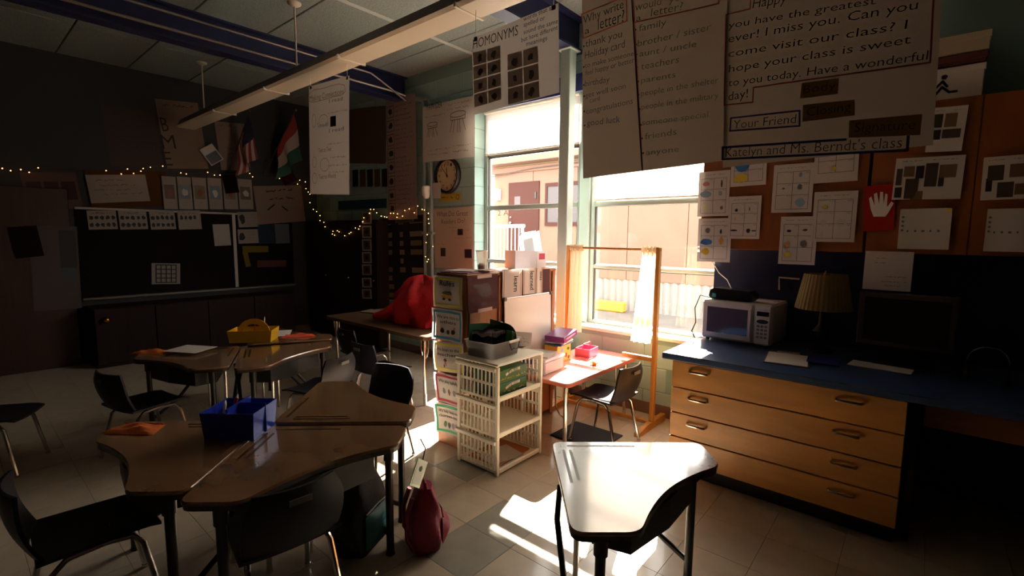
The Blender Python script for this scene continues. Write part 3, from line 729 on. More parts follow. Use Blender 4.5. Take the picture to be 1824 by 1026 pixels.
# ================================================================== HANGING CHARTS
YH = 2.05
def hangers(o, inset=.03):
    _, w, h, c, ux, uy, N = SH[o.name]
    for sx in (-1, 1):
        a = c+ux*(sx*(w/2-inset))+uy*(h/2-.004)
        MB().tube([a+V((0, -.004, 0)), V((a.x, a.y-.004, 2.7515))], .002, 5).build('hanging_string', WHITEP, o)
        MB().bbox(a.x-.012, a.x+.012, a.y-.008, a.y+.006, a.z-.02, a.z+.003, .002).build('binder_clip', BLACKM, o)
why = sheet('letter_reasons_chart', 'big chart asking why write a letter, hung over the right window', 'chart', 'Y', YH, [(1030, -75), (1292, -175), (1284, 289), (1034, 317)], PAPERC, 'paper charts hung from the light fixture', .004, ztop=2.715, tilt=.04)
hangers(why, .02)
BK = ink('marker_navy', '#2a2430')
pen(why, [[(1037, 26), (1117, -6), (1118, 38), (1040, 69), (1037, 26)], [(1126, -60), (1146, 304)], ], .005, ORG, .002)
pen(why, [[(1127, -60), (1131, 41), (1281, 7), (1281, -60)]], .005, RED, .0025); pen(why, [[(1126.5, 0), (1145.6, 304)]], .006, INK, .0028)
write(why, [('Why write', (1040, 44), (1112, 15), 15), ('a', (1043, 62), (1051, 59), 12), ('letter?', (1066, 54), (1113, 39), 21)], BK)
write(why, [('thank you', (1044, 85), (1109, 67), 13), ('Holiday card', (1043, 106), (1114, 85), 13), ('to make someone', (1043, 122), (1130, 100), 9), ('feel happy or better', (1044, 135), (1131, 112), 9),
            ('birthday', (1043, 155), (1087, 147), 11), ('get well soon', (1044, 175), (1116, 158), 9), ('card', (1052, 184), (1070, 179), 8), ('congratulations', (1046, 204), (1129, 185), 10), ('good luck', (1047, 225), (1106, 218), 11)], ink('marker_grey_blue', '#4a4a55'))
write(why, [('would', (1132, 21), (1178, 9), 15), ('you', (1192, 6), (1224, -1), 12), ('a', (1134, 39), (1143, 36), 11), ('letter?', (1160, 30), (1216, 18), 14)], ink('marker_green', '#4c6a44'))
write(why, [('family', (1139, 57), (1187, 46), 12), ('brother / sister', (1137, 84), (1267, 54), 12), ('aunt / uncle', (1140, 102), (1241, 84), 11), ('teachers', (1143, 125), (1210, 112), 12), ('parents', (1143, 149), (1204, 138), 10),
            ('people in the shelter', (1143, 172), (1281, 148), 10), ('people in the military', (1144, 196), (1281, 175), 10), ('someone special', (1145, 224), (1262, 209), 10), ('friends', (1150, 249), (1206, 240), 11), ('anyone', (1152, 277), (1210, 270), 10)], ink('marker_olive', '#5f6148'))
mb = MB()
for q in ((1041, 83), (1041, 120), (1041, 152), (1042, 172), (1042, 199), (1043, 224), (1133, 54), (1134, 80), (1135, 98), (1136, 121), (1138, 146), (1139, 170), (1141, 195), (1143, 223), (1145, 247), (1147, 273)):
    l_ = toloc(why, q); blob(mb, l_.x, l_.y, .0045, .0045, 8)
put(why, mb, 'bullet_dots', INK)['kind'] = 'stuff'

let = sheet('friendly_letter_chart', 'big handwritten friendly letter chart hung above the wall cupboards', 'chart', 'Y', YH-.02, [(1293, -170), (1672, -240), (1650, 272), (1282, 290)], PAPERC, 'paper charts hung from the light fixture', .004, ztop=2.725, tilt=.03)
hangers(let, .02)
write(let, [('Happy', (1341, 16), (1401, 6), 17), ('you have the greatest', (1298, 52), (1560, 8), 12), ('ever! I miss you. Can you', (1298, 77), (1634, 17), 14), ('come visit our class? I', (1298, 103), (1615, 52), 13),
            ('hope your class is sweet', (1299, 130), (1622, 78), 13), ('to you today. Have a wonderful', (1298, 155), (1652, 107), 13), ('day!', (1298, 180), (1333, 174), 15)], INK)
pen(let, [[(1294, 27), (1337, 17), (1339, -20)], [(1294, 27), (1291, 188), (1342, 183), (1343, 157), (1657, 112), (1664, -20)]], .005, RED, .002)
def taped(o, quad, mat, s, col, name='word_label'):
    A = [toloc(o, q) for q in quad]; mb = MB().add([(*p_, 0) for p_ in A], [(3, 2, 1, 0)]); l_ = put(o, mb, name, mat, .0022)
    d = (A[1]-A[0]); h = (A[0]-A[3]).length
    mb = MB(); text_to(mb, s, A[3]+d*.08+(A[0]-A[3])*.3, A[2]-d*.08+(A[1]-A[2])*.3, h*.52); put(o, mb, 'lettering', col, .0035, o)
LAB = paper('brown_label', '#8a6a38', .2)
taped(let, [(1429, 149), (1495, 140), (1493, 168), (1426, 177)], LAB, 'Body', ink('dark_red', '#6a2018'))
taped(let, [(1431, 188), (1523, 178), (1523, 206), (1430, 218)], LAB, 'Closing', INK)
taped(let, [(1513, 215), (1643, 204), (1639, 241), (1512, 246)], LAB, 'Signature', INK)
write(let, [('Your Friend', (1307, 230), (1418, 220), 15), ("Katelyn and Ms. Berndt's class", (1293, 280), (1606, 263), 16)], INK, -.01)
pen(let, [[(1303, 211), (1425, 198), (1425, 225), (1301, 234), (1303, 211)]], .006, PUR, .002)
pen(let, [[(1288, 263), (1507, 249)], [(1288, 263), (1288, 284), (1616, 268), (1618, 243)]], .008, ink('blue_marker', '#23286a'), .002)

hom = sheet('homonyms_chart', 'white homonyms chart with twelve picture cards in front of the left window', 'chart', 'Y', YH-.01, [(840, 69), (996, 6), (997, 165), (846, 205)], PAPER, 'paper charts hung from the light fixture', .003)
hangers(hom)
write(hom, [('HOMONYMS', (844, 88), (924, 63), 17)], INK, -.005)
write(hom, [('words that are', (934, 39), (992, 15), 8), ('spelled or', (934, 49), (972, 36), 8), ('sound the same', (934, 62), (995, 42), 8), ('but have different', (930, 76), (995, 53), 8), ('meanings', (939, 83), (976, 72), 8)], INK, 0)
CARD = paper('tan_card', '#a89488', .15)
def cards(TL, TR, BR, BL, nc, nr):
    TL, TR, BR, BL = [V(q) for q in (TL, TR, BR, BL)]
    for i in range(nc):
        for j in range(nr):
            f_ = lambda u, v: (TL*(1-u)+TR*u)*(1-v)+(BL*(1-u)+BR*u)*v
            q = [toloc(hom, f_((i+a)/nc, (j+b)/nr)) for a, b in ((.03, .04), (.97, .04), (.97, .96), (.03, .96))]
            cd = put(hom, MB().add([(*p_, 0) for p_ in q], [(3, 2, 1, 0)]), 'picture_card', CARD, .002)
            c_ = sum(q, V((0, 0)))/4; mb = MB(); blob(mb, c_.x, c_.y-.004, .018, .02, 9, .45); put(hom, mb, 'picture', M('pic_%d' % random.randint(0, 2), random.choice(('#2a1f1c', '#4a3a34')), .7), .0032, cd)
cards((843, 94), (893, 80), (894, 178), (845, 193), 2, 4); cards((904, 97), (960, 81), (963, 174), (905, 188), 2, 3)

mon = sheet('connections_chart', 'narrow white connections chart hung from the far end of the light fixture', 'chart', 'Y', YH, [(548, 154), (619, 138), (627, 345), (556, 347)], PAPER, 'paper charts hung from the light fixture', .004)
hangers(mon)
write(mon, [('Making Connections', (553, 181), (614, 168), 10)], ink('marker_maroon', '#7a3a36'))
pen(mon, [[(550, 170), (560, 160), (575, 158), (590, 154), (605, 150), (615, 152), (617, 163), (610, 170), (595, 173), (578, 178), (560, 182), (551, 181), (550, 170)]], .004, RED)
write(mon, [('Text to Self', (566, 228), (587, 225), 8), ('Text to Text', (568, 272), (592, 269), 8), ('Text to World', (568, 319), (599, 317), 8), ('I read', (588, 237), (614, 232), 7), ('I read', (588, 184), (612, 179), 7)], ink('marker_slate', '#4a464e'))
handwriting(mon, [(.5, .98, .72), (.5, .9, .45), (.55, .95, .33), (.5, .95, .26), (.5, .9, .2)], GRY, .012, .003)
patch(mon, .56, .7, .6, .69, M('little_photo', '#2c2420', .6), 'photo')
def ring(cx, cy, rx, ry, n=14): return [(cx+rx*math.cos(2*PI*k/n), cy+ry*math.sin(2*PI*k/n)) for k in range(n+1)]
_, w, h = SH[mon.name][:3]
pen(mon, [ring(-.37*w, .18*h, .05*w, .06*h), ring(-.37*w, -.2*h, .05*w, .05*h), ring(-.12*w, .17*h, .12*w, .05*h), ring(-.1*w, -.23*h, .12*w, .06*h), ring(-.37*w, -.35*h, .06*w, .05*h)], .004, GRY, .0015, 'sketch_ring', False)

# ================================================================== DESKS
DT = .585
LAM = M('desk_laminate', '#7d5c40', .24, noise=(7, .16, (1, 1, 1)), coat=1, spec=.8)
EDGE = M('desk_edge', '#2a1a12', .4)
GROOVE = M('pencil_groove', '#3a281a', .35)
def roundpoly(pts, r, n=5):
    out = []
    N = len(pts)
    for i in range(N):
        p, a, b = V(pts[i][:2]), V(pts[i-1][:2]), V(pts[(i+1) % N][:2]); rr = pts[i][2] if len(pts[i]) > 2 else r
        if rr == 0: out.append((p.x, p.y)); continue
        p0 = p+(a-p).normalized()*rr; p1 = p+(b-p).normalized()*rr
        for k in range(n+1):
            t = k/n; q = p0*(1-t)**2+p*(2*t*(1-t))+p1*t*t; out.append((q.x, q.y))
    return out
def desk_outline(g=0):
    L_, s_ = .67, .22
    cur = []
    A, B, K = V((s_, -L_)), V((L_, -s_)), V((.36, -.36))
    for k in range(1, 12):
        t = k/12; q = A*(1-t)**2+K*(2*t*(1-t))+B*t*t; cur.append((q.x, q.y, 0))
    pts = [(0, 0, .05), (0, -L_, .05), (s_, -L_, .05)]+cur+[(L_, -s_, .05), (L_, 0, .05)]
    P = roundpoly(pts, .05)
    if g:
        c = V((.3, -.3)); P = [tuple(V(p)+(V(p)-c).normalized()*g) for p in P]
    return P
def make_desk():
    t = thing('student_desk', '', 'desk', (0, 0, 0), 0, 'tan three-sided student desks')
    o0, o1 = desk_outline(-.006), desk_outline(0)
    mb = MB(); n = len(o0)
    mb.add([(x, y, DT) for x, y in o0]+[(x, y, DT-.006) for x, y in o1]+[(x, y, DT-.012) for x, y in o1], [tuple(range(n))]+[(i, (i+1) % n, n+(i+1) % n, n+i) for i in range(n)]+[(n+i, n+(i+1) % n, 2*n+(i+1) % n, 2*n+i) for i in range(n)]+[tuple(reversed(range(2*n, 3*n)))])
    L(mb, 'desktop', LAM, t, True)
    L(MB().prism(o0, DT-.034, DT-.0122), 'edge_band', EDGE, t)
    for (a, b) in (((.07, -.045), (.36, -.045)), ((.045, -.09), (.045, -.36)), ((.075, -.09), (.075, -.34))):
        g = MB().strip([a, b], .012)
        for p in g.v: p.z = DT+.0006
        L(g, 'pencil_groove', GROOVE, t)
    bx = MB().prism([(.1, -.1), (.1, -.5), (.22, -.56), (.40, -.41), (.56, -.22), (.5, -.1)], DT-.15, DT-.035)
    L(bx, 'book_box', M('desk_box', '#1a1411', .5), t)
    for (x, y) in ((.11, -.6), (.6, -.11)):
        L(MB().lathe([(.024, DT-.034), (.024, DT-.12), (.018, DT-.122), (.018, .02), (.022, 0)][::-1], 12, (x, y, 0)), 'leg', BLACKM, t, True)
    for (x, y) in ((.09, -.22), (.22, -.09)):
        L(MB().lathe([(.016, 0), (.012, .02), (.012, DT-.034)], 12, (x, y, 0)), 'leg', CHROME, t, True)
    L(MB().tube([(.02, -.2, DT-.1), (.0, -.3, .4), (.02, -.45, .2), (.11, -.6, .09)], .012, 8), 'brace', BLACKM, t, True)
    L(MB().tube([(.2, -.02, DT-.1), (.3, 0, .4), (.45, -.02, .2), (.6, -.11, .09)], .012, 8), 'brace', BLACKM, t, True)
    return t
desk0 = make_desk()
desks = [(-2.324, .937, 42.7, 'near tan desk with backpacks hanging at its corner'), (-2.385, .982, -46.5, 'tan desk of the near cluster with the orange pouch on it'),
         (-2.345, .97, 133, 'bare tan desk at the far side of the near cluster'), (-4.087, 1.48, 66, 'tan desk carrying the yellow caddy'),
         (-4.176, 1.517, -26.9, 'dim tan desk with white papers and an orange pouch'), (-4.19, 1.56, 152, 'dim tan desk mostly hidden behind the yellow caddy'),
         (-1.205, 1.70, 41, 'sunlit tan desk standing alone before the oak drawers')]
for i, (x, y, a, lab) in enumerate(desks):
    d = desk0 if i == 0 else dup(desk0); d.location = (x, y, 0); d.rotation_euler = (0, 0, math.radians(a)); d['label'] = lab

# ================================================================== CHAIRS
SHELL = M('navy_chair_shell', '#15121a', .5, spec=.3)
def make_chair():
    t = thing('student_chair', '', 'chair', (0, 0, 0), 0, 'dark plastic student chairs')
    def seat(u, v):
        x = -.17+.36*u; y = (v-.5)*.37*(1-.12*u); z = .34-.02*math.sin(PI*u)*math.cos((v-.5)*PI)+.012*abs(2*v-1)**2-.035*max(0, u-.8)**2*25*.3; return (x, y, z)
    L(MB().shell(seat, 10, 10, (0, 0, .012)), 'seat', SHELL, t, True)
    def back(u, v):
        z = .355+.25*u; y = (v-.5)*(.30+.06*math.sin(PI*(.25+.6*u)))*(1-.35*max(0, u-.75)*1.6); x = -.175-.055*u-.02*math.sin(PI*u)+.035*(2*v-1)**2; return (x, y, z)
    L(MB().shell(back, 10, 10, (-.012, 0, 0)), 'backrest', SHELL, t, True)
    L(MB().box(-.258, -.254, -.04, .04, .552, .574), 'hand_slot', M('slot_light', '#57514c', .6), t)
    for sy in (-1, 1):
        L(MB().tube([(.02, sy*.13, .33), (.1, sy*.14, .325), (.13, sy*.15, .29), (.18, sy*.17, .012)], .011, 8).tube([(.18, sy*.17, .014), (.18, sy*.17, 0)], .014, 8), 'leg', CHROME, t, True)
        L(MB().tube([(.02, sy*.13, .33), (-.09, sy*.14, .325), (-.13, sy*.15, .29), (-.2, sy*.17, .012)], .011, 8).tube([(-.2, sy*.17, .014), (-.2, sy*.17, 0)], .014, 8), 'leg', CHROME, t, True)
    L(MB().tube([(.05, -.13, .325), (.05, .13, .325)], .009, 8), 'crossbar', CHROME, t); L(MB().tube([(-.06, -.13, .325), (-.06, .13, .325)], .009, 8), 'crossbar', CHROME, t)
    return t
chair0 = make_chair()
chairs = [(-1.86, .78, 174, 'dark chair in the foreground tucked under the near desk'), (-2.4, .3, 88, 'dark chair at the left foreground below the orange pouch'),
          (-2.66, 1.74, -75, 'dark chair behind the near desk cluster facing it'), (-3.4, 1.76, 200, 'dark chair beside the desk with the yellow caddy'),
          (-3.95, .82, 105, 'dark chair below the desk with the white papers'), (-3.48, 2.38, 95, 'dark chair with bright legs at the table by the red jacket'),
          (-4.1, 2.62, 88, 'dark chair farther along the table by the red jacket'), (-4.35, .12, 60, 'dark chair at the far left edge of the room'),
          (-1.7, 3.06, 178, 'dark slotted chair at the sunlit pink table')]
for i, (x, y, a, lab) in enumerate(chairs):
    d = chair0 if i == 0 else dup(chair0); d.location = (x, y, 0); d.rotation_euler = (0, 0, math.radians(a)); d['label'] = lab
tag(MB().bbox(-2.04, -1.62, 2.86, 3.22, 0, .012, .004).build('floor_mat', M('dark_mat', '#1a1c26', .8)), 'dark blue mat on the floor under the pink table chair', 'mat')

# ---- things on the near cluster
p = onZ((440, 782), DT)
BLUEP = M('blue_plastic', '#1f35a8', .3)
def make_caddy(name, label, loc, rz, mat, handle, sx=.125, sy=.1, h=.12):
    t = thing(name, label, 'caddy', loc, rz)
    w = .004
    L(MB().box(-sx, sx, -sy, sy, 0, w), 'base', mat, t)
    for s_ in (-1, 1):
        L(MB().add([(-sx, s_*sy, w), (sx, s_*sy, w), (sx*1.08, s_*sy*1.1, h), (-sx*1.08, s_*sy*1.1, h), (-sx, s_*(sy-w), w), (sx, s_*(sy-w), w), (sx*1.08-w, s_*(sy*1.1-w), h), (-sx*1.08+w, s_*(sy*1.1-w), h)], [(0, 1, 2, 3), (7, 6, 5, 4), (3, 2, 6, 7), (0, 3, 7, 4), (1, 5, 6, 2)]), 'side_wall', mat, t)
        L(MB().add([(s_*sx, -sy, w), (s_*sx, sy, w), (s_*sx*1.08, sy*1.1, h), (s_*sx*1.08, -sy*1.1, h), (s_*(sx-w), -sy, w), (s_*(sx-w), sy, w), (s_*(sx*1.08-w), sy*1.1, h), (s_*(sx*1.08-w), -sy*1.1, h)], [(0, 1, 2, 3), (7, 6, 5, 4), (3, 2, 6, 7)]), 'end_wall', mat, t)
    if handle == 'arch':
        mb = MB(); pts = [(sx*.8*math.cos(a*PI/12), sx*.8*math.sin(a*PI/12)) for a in range(13)]
        q = [(x, h*.7+y*.9) for x, y in pts]; q2 = [(x*.62, h*.7+y*.55) for x, y in pts]
        n = len(q)
        mb.add([(x, -.006, z) for x, z in q]+[(x, -.006, z) for x, z in q2]+[(x, .006, z) for x, z in q]+[(x, .006, z) for x, z in q2],
               [(i, i+1, n+i+1, n+i) for i in range(n-1)]+[(2*n+i+1, 2*n+i, 3*n+i, 3*n+i+1) for i in range(n-1)]+[(i, 2*n+i, 2*n+i+1, i+1) for i in range(n-1)]+[(n+i, n+i+1, 3*n+i+1, 3*n+i) for i in range(n-1)])
        L(mb, 'handle', mat, t); L(MB().box(-sx*1.0, sx*1.0, -.003, .003, w, h*.75), 'divider', mat, t)
    else:
        L(MB().box(-.01, .0, -sy, sy, w, h*1.12), 'divider', mat, t)
        L(MB().bbox(.0, sx*1.1, -.004, .0, w, h*1.12, .001), 'divider', mat, t)
    return t
make_caddy('supply_caddy', 'open blue plastic supply caddy on the near desks', (-2.335, .83, DT+.001), math.radians(40), BLUEP, 'cross', .11, .095, .125)
def stick(name, label, a, b, r, mat, cat, tip=None, group=None):
    t = thing(name, label, cat, a, 0, group); a = V(a); b = V(b); m = a+(b-a)*.88
    MB().tube([a, m], r, 8).build('barrel', mat, t); MB().tube([m, b], [r, r*.25], 8).build('tip', tip or mat, t); return t
ORP = M('orange_plastic', '#c4521c', .4); REDP = M('red_plastic', '#b0251c', .35)
stick('marker', 'red marker leaning in the blue caddy', (-2.40, .80, DT+.01), (-2.435, .86, DT+.15), .008, REDP, 'marker', WHITEP, 'markers in the blue caddy')
stick('marker', 'white marker leaning in the blue caddy', (-2.37, .76, DT+.01), (-2.42, .80, DT+.14), .008, WHITEP, 'marker', None, 'markers in the blue caddy')
def pouch(label, c, rz, sx, sy, mat, hz=.018):
    def fn(u, v):
        x = (u-.5)*sx*(1-.25*v); y = (v-.5)*sy; e = math.sin(PI*u)**.5*math.sin(PI*v)**.5
        return (x, y, hz*e*(1+.35*math.sin(9*u+5*v)+.25*math.sin(17*v-6*u))+.001)
    mb = MB().shell(fn, 16, 12, (0, 0, -.001)); o = mb.build('fabric_pouch', mat, world=False, smooth=True)
    o.location = c; o.rotation_euler = (0, 0, rz); tag(o, label, 'pouch', 'orange pouches on the desks'); 
    L(MB().tube([(-sx*.4, sy*.44, .006), (sx*.36, sy*.44, .006)], .003, 6), 'zipper', REDP, o); return o
ORF = M('orange_fabric', '#c9651f', .8, bump=(60, .3))
p = onZ((243, 765), DT); pouch('crumpled orange pouch at the corner of the near desk cluster', (p.x, p.y, DT+.001), math.radians(38), .25, .12, ORF)
p = onZ((275, 628), DT); pouch('crumpled orange pouch under the white papers on the dim desk', (p.x, p.y, DT+.001), math.radians(30), .3, .13, ORF)
p = onZ((533, 599), DT); pouch('red and orange pouch at the end of the far desks', (p.x, p.y, DT+.001), math.radians(55), .3, .1, M('red_orange_fabric', '#c2421f', .8))
p = onZ((340, 627), DT); flat('worksheet_stack', 'white worksheets lying on the dim desk next to the orange pouch', 'papers', (p.x, p.y), .28, .22, math.radians(30), PAPER, DT+.022, .003)
p = onZ((497, 596), DT); flat('loose_paper', 'pale sheet lying behind the yellow caddy', 'paper', (p.x-.05, p.y+.02), .2, .28, math.radians(60), PAPER, DT+.001, .002)
p = onZ((445, 610), DT)
make_caddy('supply_caddy', 'yellow plastic supply caddy with an arched handle', (p.x-.06, p.y+.06, DT+.001), math.radians(50), M('yellow_plastic', '#c99a16', .35), 'arch', .16, .1, .1)
stick('pencil', 'red pencil standing in the yellow caddy', (p.x-.08, p.y+.06, DT+.01), (p.x-.085, p.y+.09, DT+.19), .005, REDP, 'pencil', None, 'pencils in the yellow caddy')
stick('pencil', 'white pencil standing in the yellow caddy', (p.x-.02, p.y+.12, DT+.01), (p.x-.025, p.y+.14, DT+.2), .005, WHITEP, 'pencil', None, 'pencils in the yellow caddy')

# ---- backpacks at the corner of the near desk
def bag(name, label, cat, loc, rz, sx, sy, h, mat, pocket, trims):
    t = thing(name, label, cat, loc, rz)
    def body(u, v):
        a = 2*PI*u; k = .8+.2*math.sin(PI*min(1, v*1.15+.1)); top = 1-max(0, v-.75)*1.7; wob = 1+.05*math.sin(5*a+9*v)+.03*math.sin(11*v+3*a)
        c, s_ = math.cos(a), math.sin(a); e = .55
        return (sx*k*top*wob*math.copysign(abs(c)**e, c), sy*k*top*wob*math.copysign(abs(s_)**e, s_), h*v)
    mb = MB().grid(body, 28, 14); n = 29
    mb.f.append(tuple(reversed(range(28)))); mb.f.append(tuple(range(14*n, 14*n+28))); mb.m += [0, 0]
    L(mb, 'bag_body', mat, t, True)
    def pk(u, v): return (sx*.7*(2*u-1), -sy*1.0-.05*math.sin(PI*u)**.6*math.sin(PI*v)**.5, h*(.08+.42*v))
    L(MB().grid(pk, 10, 8), 'front_pocket', pocket, t, True)
    L(MB().tube([(-.04, 0, h*.98), (-.03, 0, h*1.06), (.03, 0, h*1.06), (.04, 0, h*.98)], .008, 8), 'grab_handle', mat, t, True)
    for s_ in (-1, 1): L(MB().tube([(s_*sx*.5, sy*.85, h*.9), (s_*sx*.55, sy*1.25, h*.6), (s_*sx*.6, sy*1.2, h*.25), (s_*sx*.7, sy*.8, h*.06)], .012, 6), 'shoulder_strap', mat, t, True)
    L(MB().tube([(-sx*.66, -sy*1.04, h*.53), (0, -sy*1.1, h*.56), (sx*.66, -sy*1.04, h*.53)], .004, 6), 'zipper', trims, t, True)
    return t
BKB = M('black_nylon', '#120d10', .7, bump=(80, .2)); TEAL = M('teal_nylon', '#1f5a58', .6); MAR = M('maroon_nylon', '#8a1838', .6, bump=(60, .25))
_bp = onZ((668, 975), .03)
bag('backpack', 'black backpack hung at the corner of the near desk', 'backpack', (-1.95, 1.2, .02), math.radians(115), .135, .085, .395, BKB, TEAL, M('grey_zip', '#8a8580', .5))
_bq = onZ((738, 985), 0)
bag('backpack', 'maroon backpack standing on the floor behind the black one', 'backpack', (_bq.x-.02, _bq.y+.08, .0), math.radians(150), .1, .075, .3, MAR, MAR, BKB)
p = onX((737, 845), -1.66)
tg = thing('luggage_card', 'white name card in a clear green-edged sleeve hung from the black backpack', 'card', (-1.66, p.y, p.z-.06))
m_ = Matrix.Rotation(math.radians(40), 4, 'X'); tg.rotation_euler = (math.radians(-35), 0, math.radians(15))
L(MB().bbox(-.003, .003, -.045, .045, 0, .12, .002), 'sleeve', M('green_sleeve', '#8fae84', .3), tg)
L(MB().box(.0032, .0042, -.035, .035, .012, .108), 'card_paper', M('card_face', '#d9dccf', .6), tg)
mb = MB(); blob(mb, .0, .08, .014, .014)
for v_ in mb.v: v_.x, v_.y, v_.z = .0046, v_.x, v_.y
L(mb, 'printed_dot', GRN, tg)
L(MB().tube([(0, 0, .12), (.0, -.01, .17), (-.01, -.06, .2)], .003, 5), 'cord', BLACKM, tg, True)

# ================================================================== BOOKSHELF WITH RULE CARDS
KW = wood('shelf_oak', '#9a5a22', .2, (8, 8, 1.2), .5)
KX0, KX1, KY0, KY1, KZ = -2.6, -2.3, 2.245, 3.26, 1.235
ks = thing('bookshelf', 'orange-brown wooden bookshelf standing out from the window wall', 'bookshelf', ((KX0+KX1)/2, (KY0+KY1)/2, 0))
MB().bbox(KX0, KX1, KY0, KY0+.02, 0, KZ-.02, .003).build('end_panel', KW, ks)
MB().bbox(KX0, KX1, KY1-.02, KY1, 0, KZ-.02, .003).build('end_panel', KW, ks)
MB().bbox(KX0, KX1+.005, KY0-.005, KY1, KZ-.02, KZ, .003).build('top_panel', KW, ks)
MB().box(KX1-.012, KX1-.002, KY0+.02, KY1-.02, .05, KZ-.02).build('back_panel', KW, ks)
for z in (.05, .36, .66, .95): MB().box(KX0+.01, KX1-.012, KY0+.02, KY1-.02, z, z+.018).build('shelf', KW, ks)
for y in (KY0+.02, 2.555, KY1-.05): MB().bbox(KX1-.0018, KX1+.008, y, y+.035, .02, KZ-.022, .002).build('stile', KW, ks)
# five rule cards on the end panel
def rule(label, quad, border, lines, art, c=KY0-.006, curl=.008):
    o = sheet('rule_card', label, 'card', 'Y', c, quad, PAPER, 'classroom rule cards on the bookshelf end', curl)
    _, w, h = SH[o.name][:3]; a, b = .42*w, .41*h
    mb = MB(); t = .05*w
    mb.strip([(-a, -b), (a, -b), (a, b), (-a, b), (-a, -b)], t); q = put(o, mb, 'border', border, .0015); q['kind'] = 'stuff'
    mb = MB()
    for i, s in enumerate(lines):
        ww = min(.72, .085*len(s)) if len(lines) > 1 or len(s) > 6 else .5
        hh = .1*h if len(s) > 6 or len(lines) > 1 else .16*h
        text_to(mb, s, (-ww*w/2, (.2-.16*i)*h), (ww*w/2, (.2-.16*i)*h), hh, .012)
    put(o, mb, 'lettering', INK, .002)
    for (x, y, rx, ry, m) in art:
        mb = MB(); blob(mb, x*w, y*h, rx*w, ry*h, 10, .2); put(o, mb, 'printed_figure', m, .002)
    return o
YB_ = ink('border_yellow', '#cdbb3c'); TB = ink('border_blue', '#2f83a8'); RB = ink('border_red', '#a8243c'); GB = ink('border_green', '#22946a'); SKN = ink('skin', '#b98a6a')
rule('yellow-bordered Rules card with a school bus, topmost on the bookshelf end', [(773, 489), (824, 495), (826, 552), (773, 546)], YB_, ['Rules'], [(0, -.12, .18, .06, ink('bus_yellow', '#d2922a')), (0, -.03, .16, .05, GRY), (-.1, -.22, .05, .045, INK), (.1, -.22, .05, .045, INK)])
rule('blue-bordered rule card about being nice to others', [(774, 547), (827, 555), (827, 613), (772, 602)], TB, ['We are nice to', 'others'], [(-.18, -.2, .06, .07, INK), (.0, -.22, .05, .06, INK), (.16, -.2, .07, .07, INK), (.2, -.08, .035, .035, SKN)], curl=.01)
rule('yellow-bordered rule card about listening to the teacher', [(771, 606), (827, 612), (829, 667), (778, 658)], YB_, ['We listen to the', 'teacher.'], [(-.05, -.1, .05, .06, BRO), (-.05, -.22, .04, .08, PNK), (.12, -.12, .1, .08, ink('board_white', '#bdb2a8')), (-.1, -.3, .02, .05, INK)], curl=.014)
rule('red-bordered rule card about playing safely', [(774, 661), (828, 671), (829, 726), (781, 714)], RB, ['We play safely'], [(-.2, -.1, .06, .1, GRY), (0, -.1, .05, .11, BRO), (.2, -.1, .06, .1, GRY)], curl=.014)
rule('green-bordered rule card about keeping the classroom clean, lowest on the shelf end', [(779, 715), (829, 726), (829, 780), (776, 766)], GB, ['We help keep our', 'classroom clean.'], [(-.18, -.2, .05, .1, GRN), (-.05, -.2, .05, .1, INK), (.1, -.2, .05, .1, GRY), (.22, -.2, .05, .1, GRY)], curl=.012)
# papers on the long side of the shelf
MAUVE = paper('mauve_paper', '#5d4345', .1)
mp_ = sheet('construction_paper', 'mauve construction paper with a dark blot taped to the bookshelf side', 'paper', 'X', KX1+.0105, [(832, 494), (888, 487), (886, 549), (834, 559)], MAUVE, None, .002)
mb = MB(); _, w, h = SH[mp_.name][:3]; blob(mb, .05*w, .08*h, .24*w, .2*h, 14, .12); blob(mb, -.2*w, .22*h, .12*w, .09*h); blob(mb, 0, -.3*h, .06*w, .05*h); q = put(mp_, mb, 'dark_blot', M('blot', '#402c2e', .7)); q['kind'] = 'stuff'
for y in (.47, -.47): put(mp_, (lambda m: (rect(m, -.2*w, .28*w, (y-.05)*h, (y+.05)*h), m)[1])(MB()), 'tape', M('tape_clear', '#b3938a', .2), .003)
sheet('construction_paper', 'mauve paper on the bookshelf side nearest the window', 'paper', 'X', KX1+.0105, [(893, 487), (978, 477), (979, 524), (893, 534)], MAUVE, None, .002)
def wordstrip(label, quad, s, a, b, hpx):
    o = sheet('word_strip', label, 'paper strip', 'X', KX1+.017, quad, paper('strip_paper', '#e8ddd6', .3), 'word strips hanging over the bookshelf', .003)
    _, w, h = SH[o.name][:3]; mb = MB(); text_to(mb, s, (-.01*w+hpx*.3, a*h), (-.01*w+hpx*.3, b*h), hpx, .01); put(o, mb, 'lettering', INK)
    pen(o, [[(-.42*w, .5*h), (-.42*w, -.5*h)], [(.42*w, .5*h), (.42*w, -.5*h)]], .004, ORA, px=False)
    # the fold over the shelf top
    c = SH[o.name][3]; y0, y1 = c.y-w/2, c.y+w/2
    MB().add([(KX1+.017, y0, c.z+h/2), (KX1+.017, y1, c.z+h/2), (KX1-.02, y1, KZ+.004), (KX1-.02, y0, KZ+.004), (KX1-.15, y1, KZ+.004), (KX1-.15, y0, KZ+.004)], [(0, 1, 2, 3), (3, 2, 4, 5)]).build('folded_end', MC['strip_paper'], o)
wordstrip('white word strip reading learn, hanging over the bookshelf edge', [(895, 481), (930, 478), (929, 528), (894, 532)], 'learn', .25, -.3, .05)
wordstrip('white word strip reading learned, hanging next to the learn strip', [(931, 478), (954, 477), (953, 522), (931, 525)], 'learned', .38, -.35, .045)
wordstrip('short white word strip at the window end of the bookshelf', [(955, 477), (966, 476), (965, 522), (954, 523)], 'ones', .35, 0, .03)
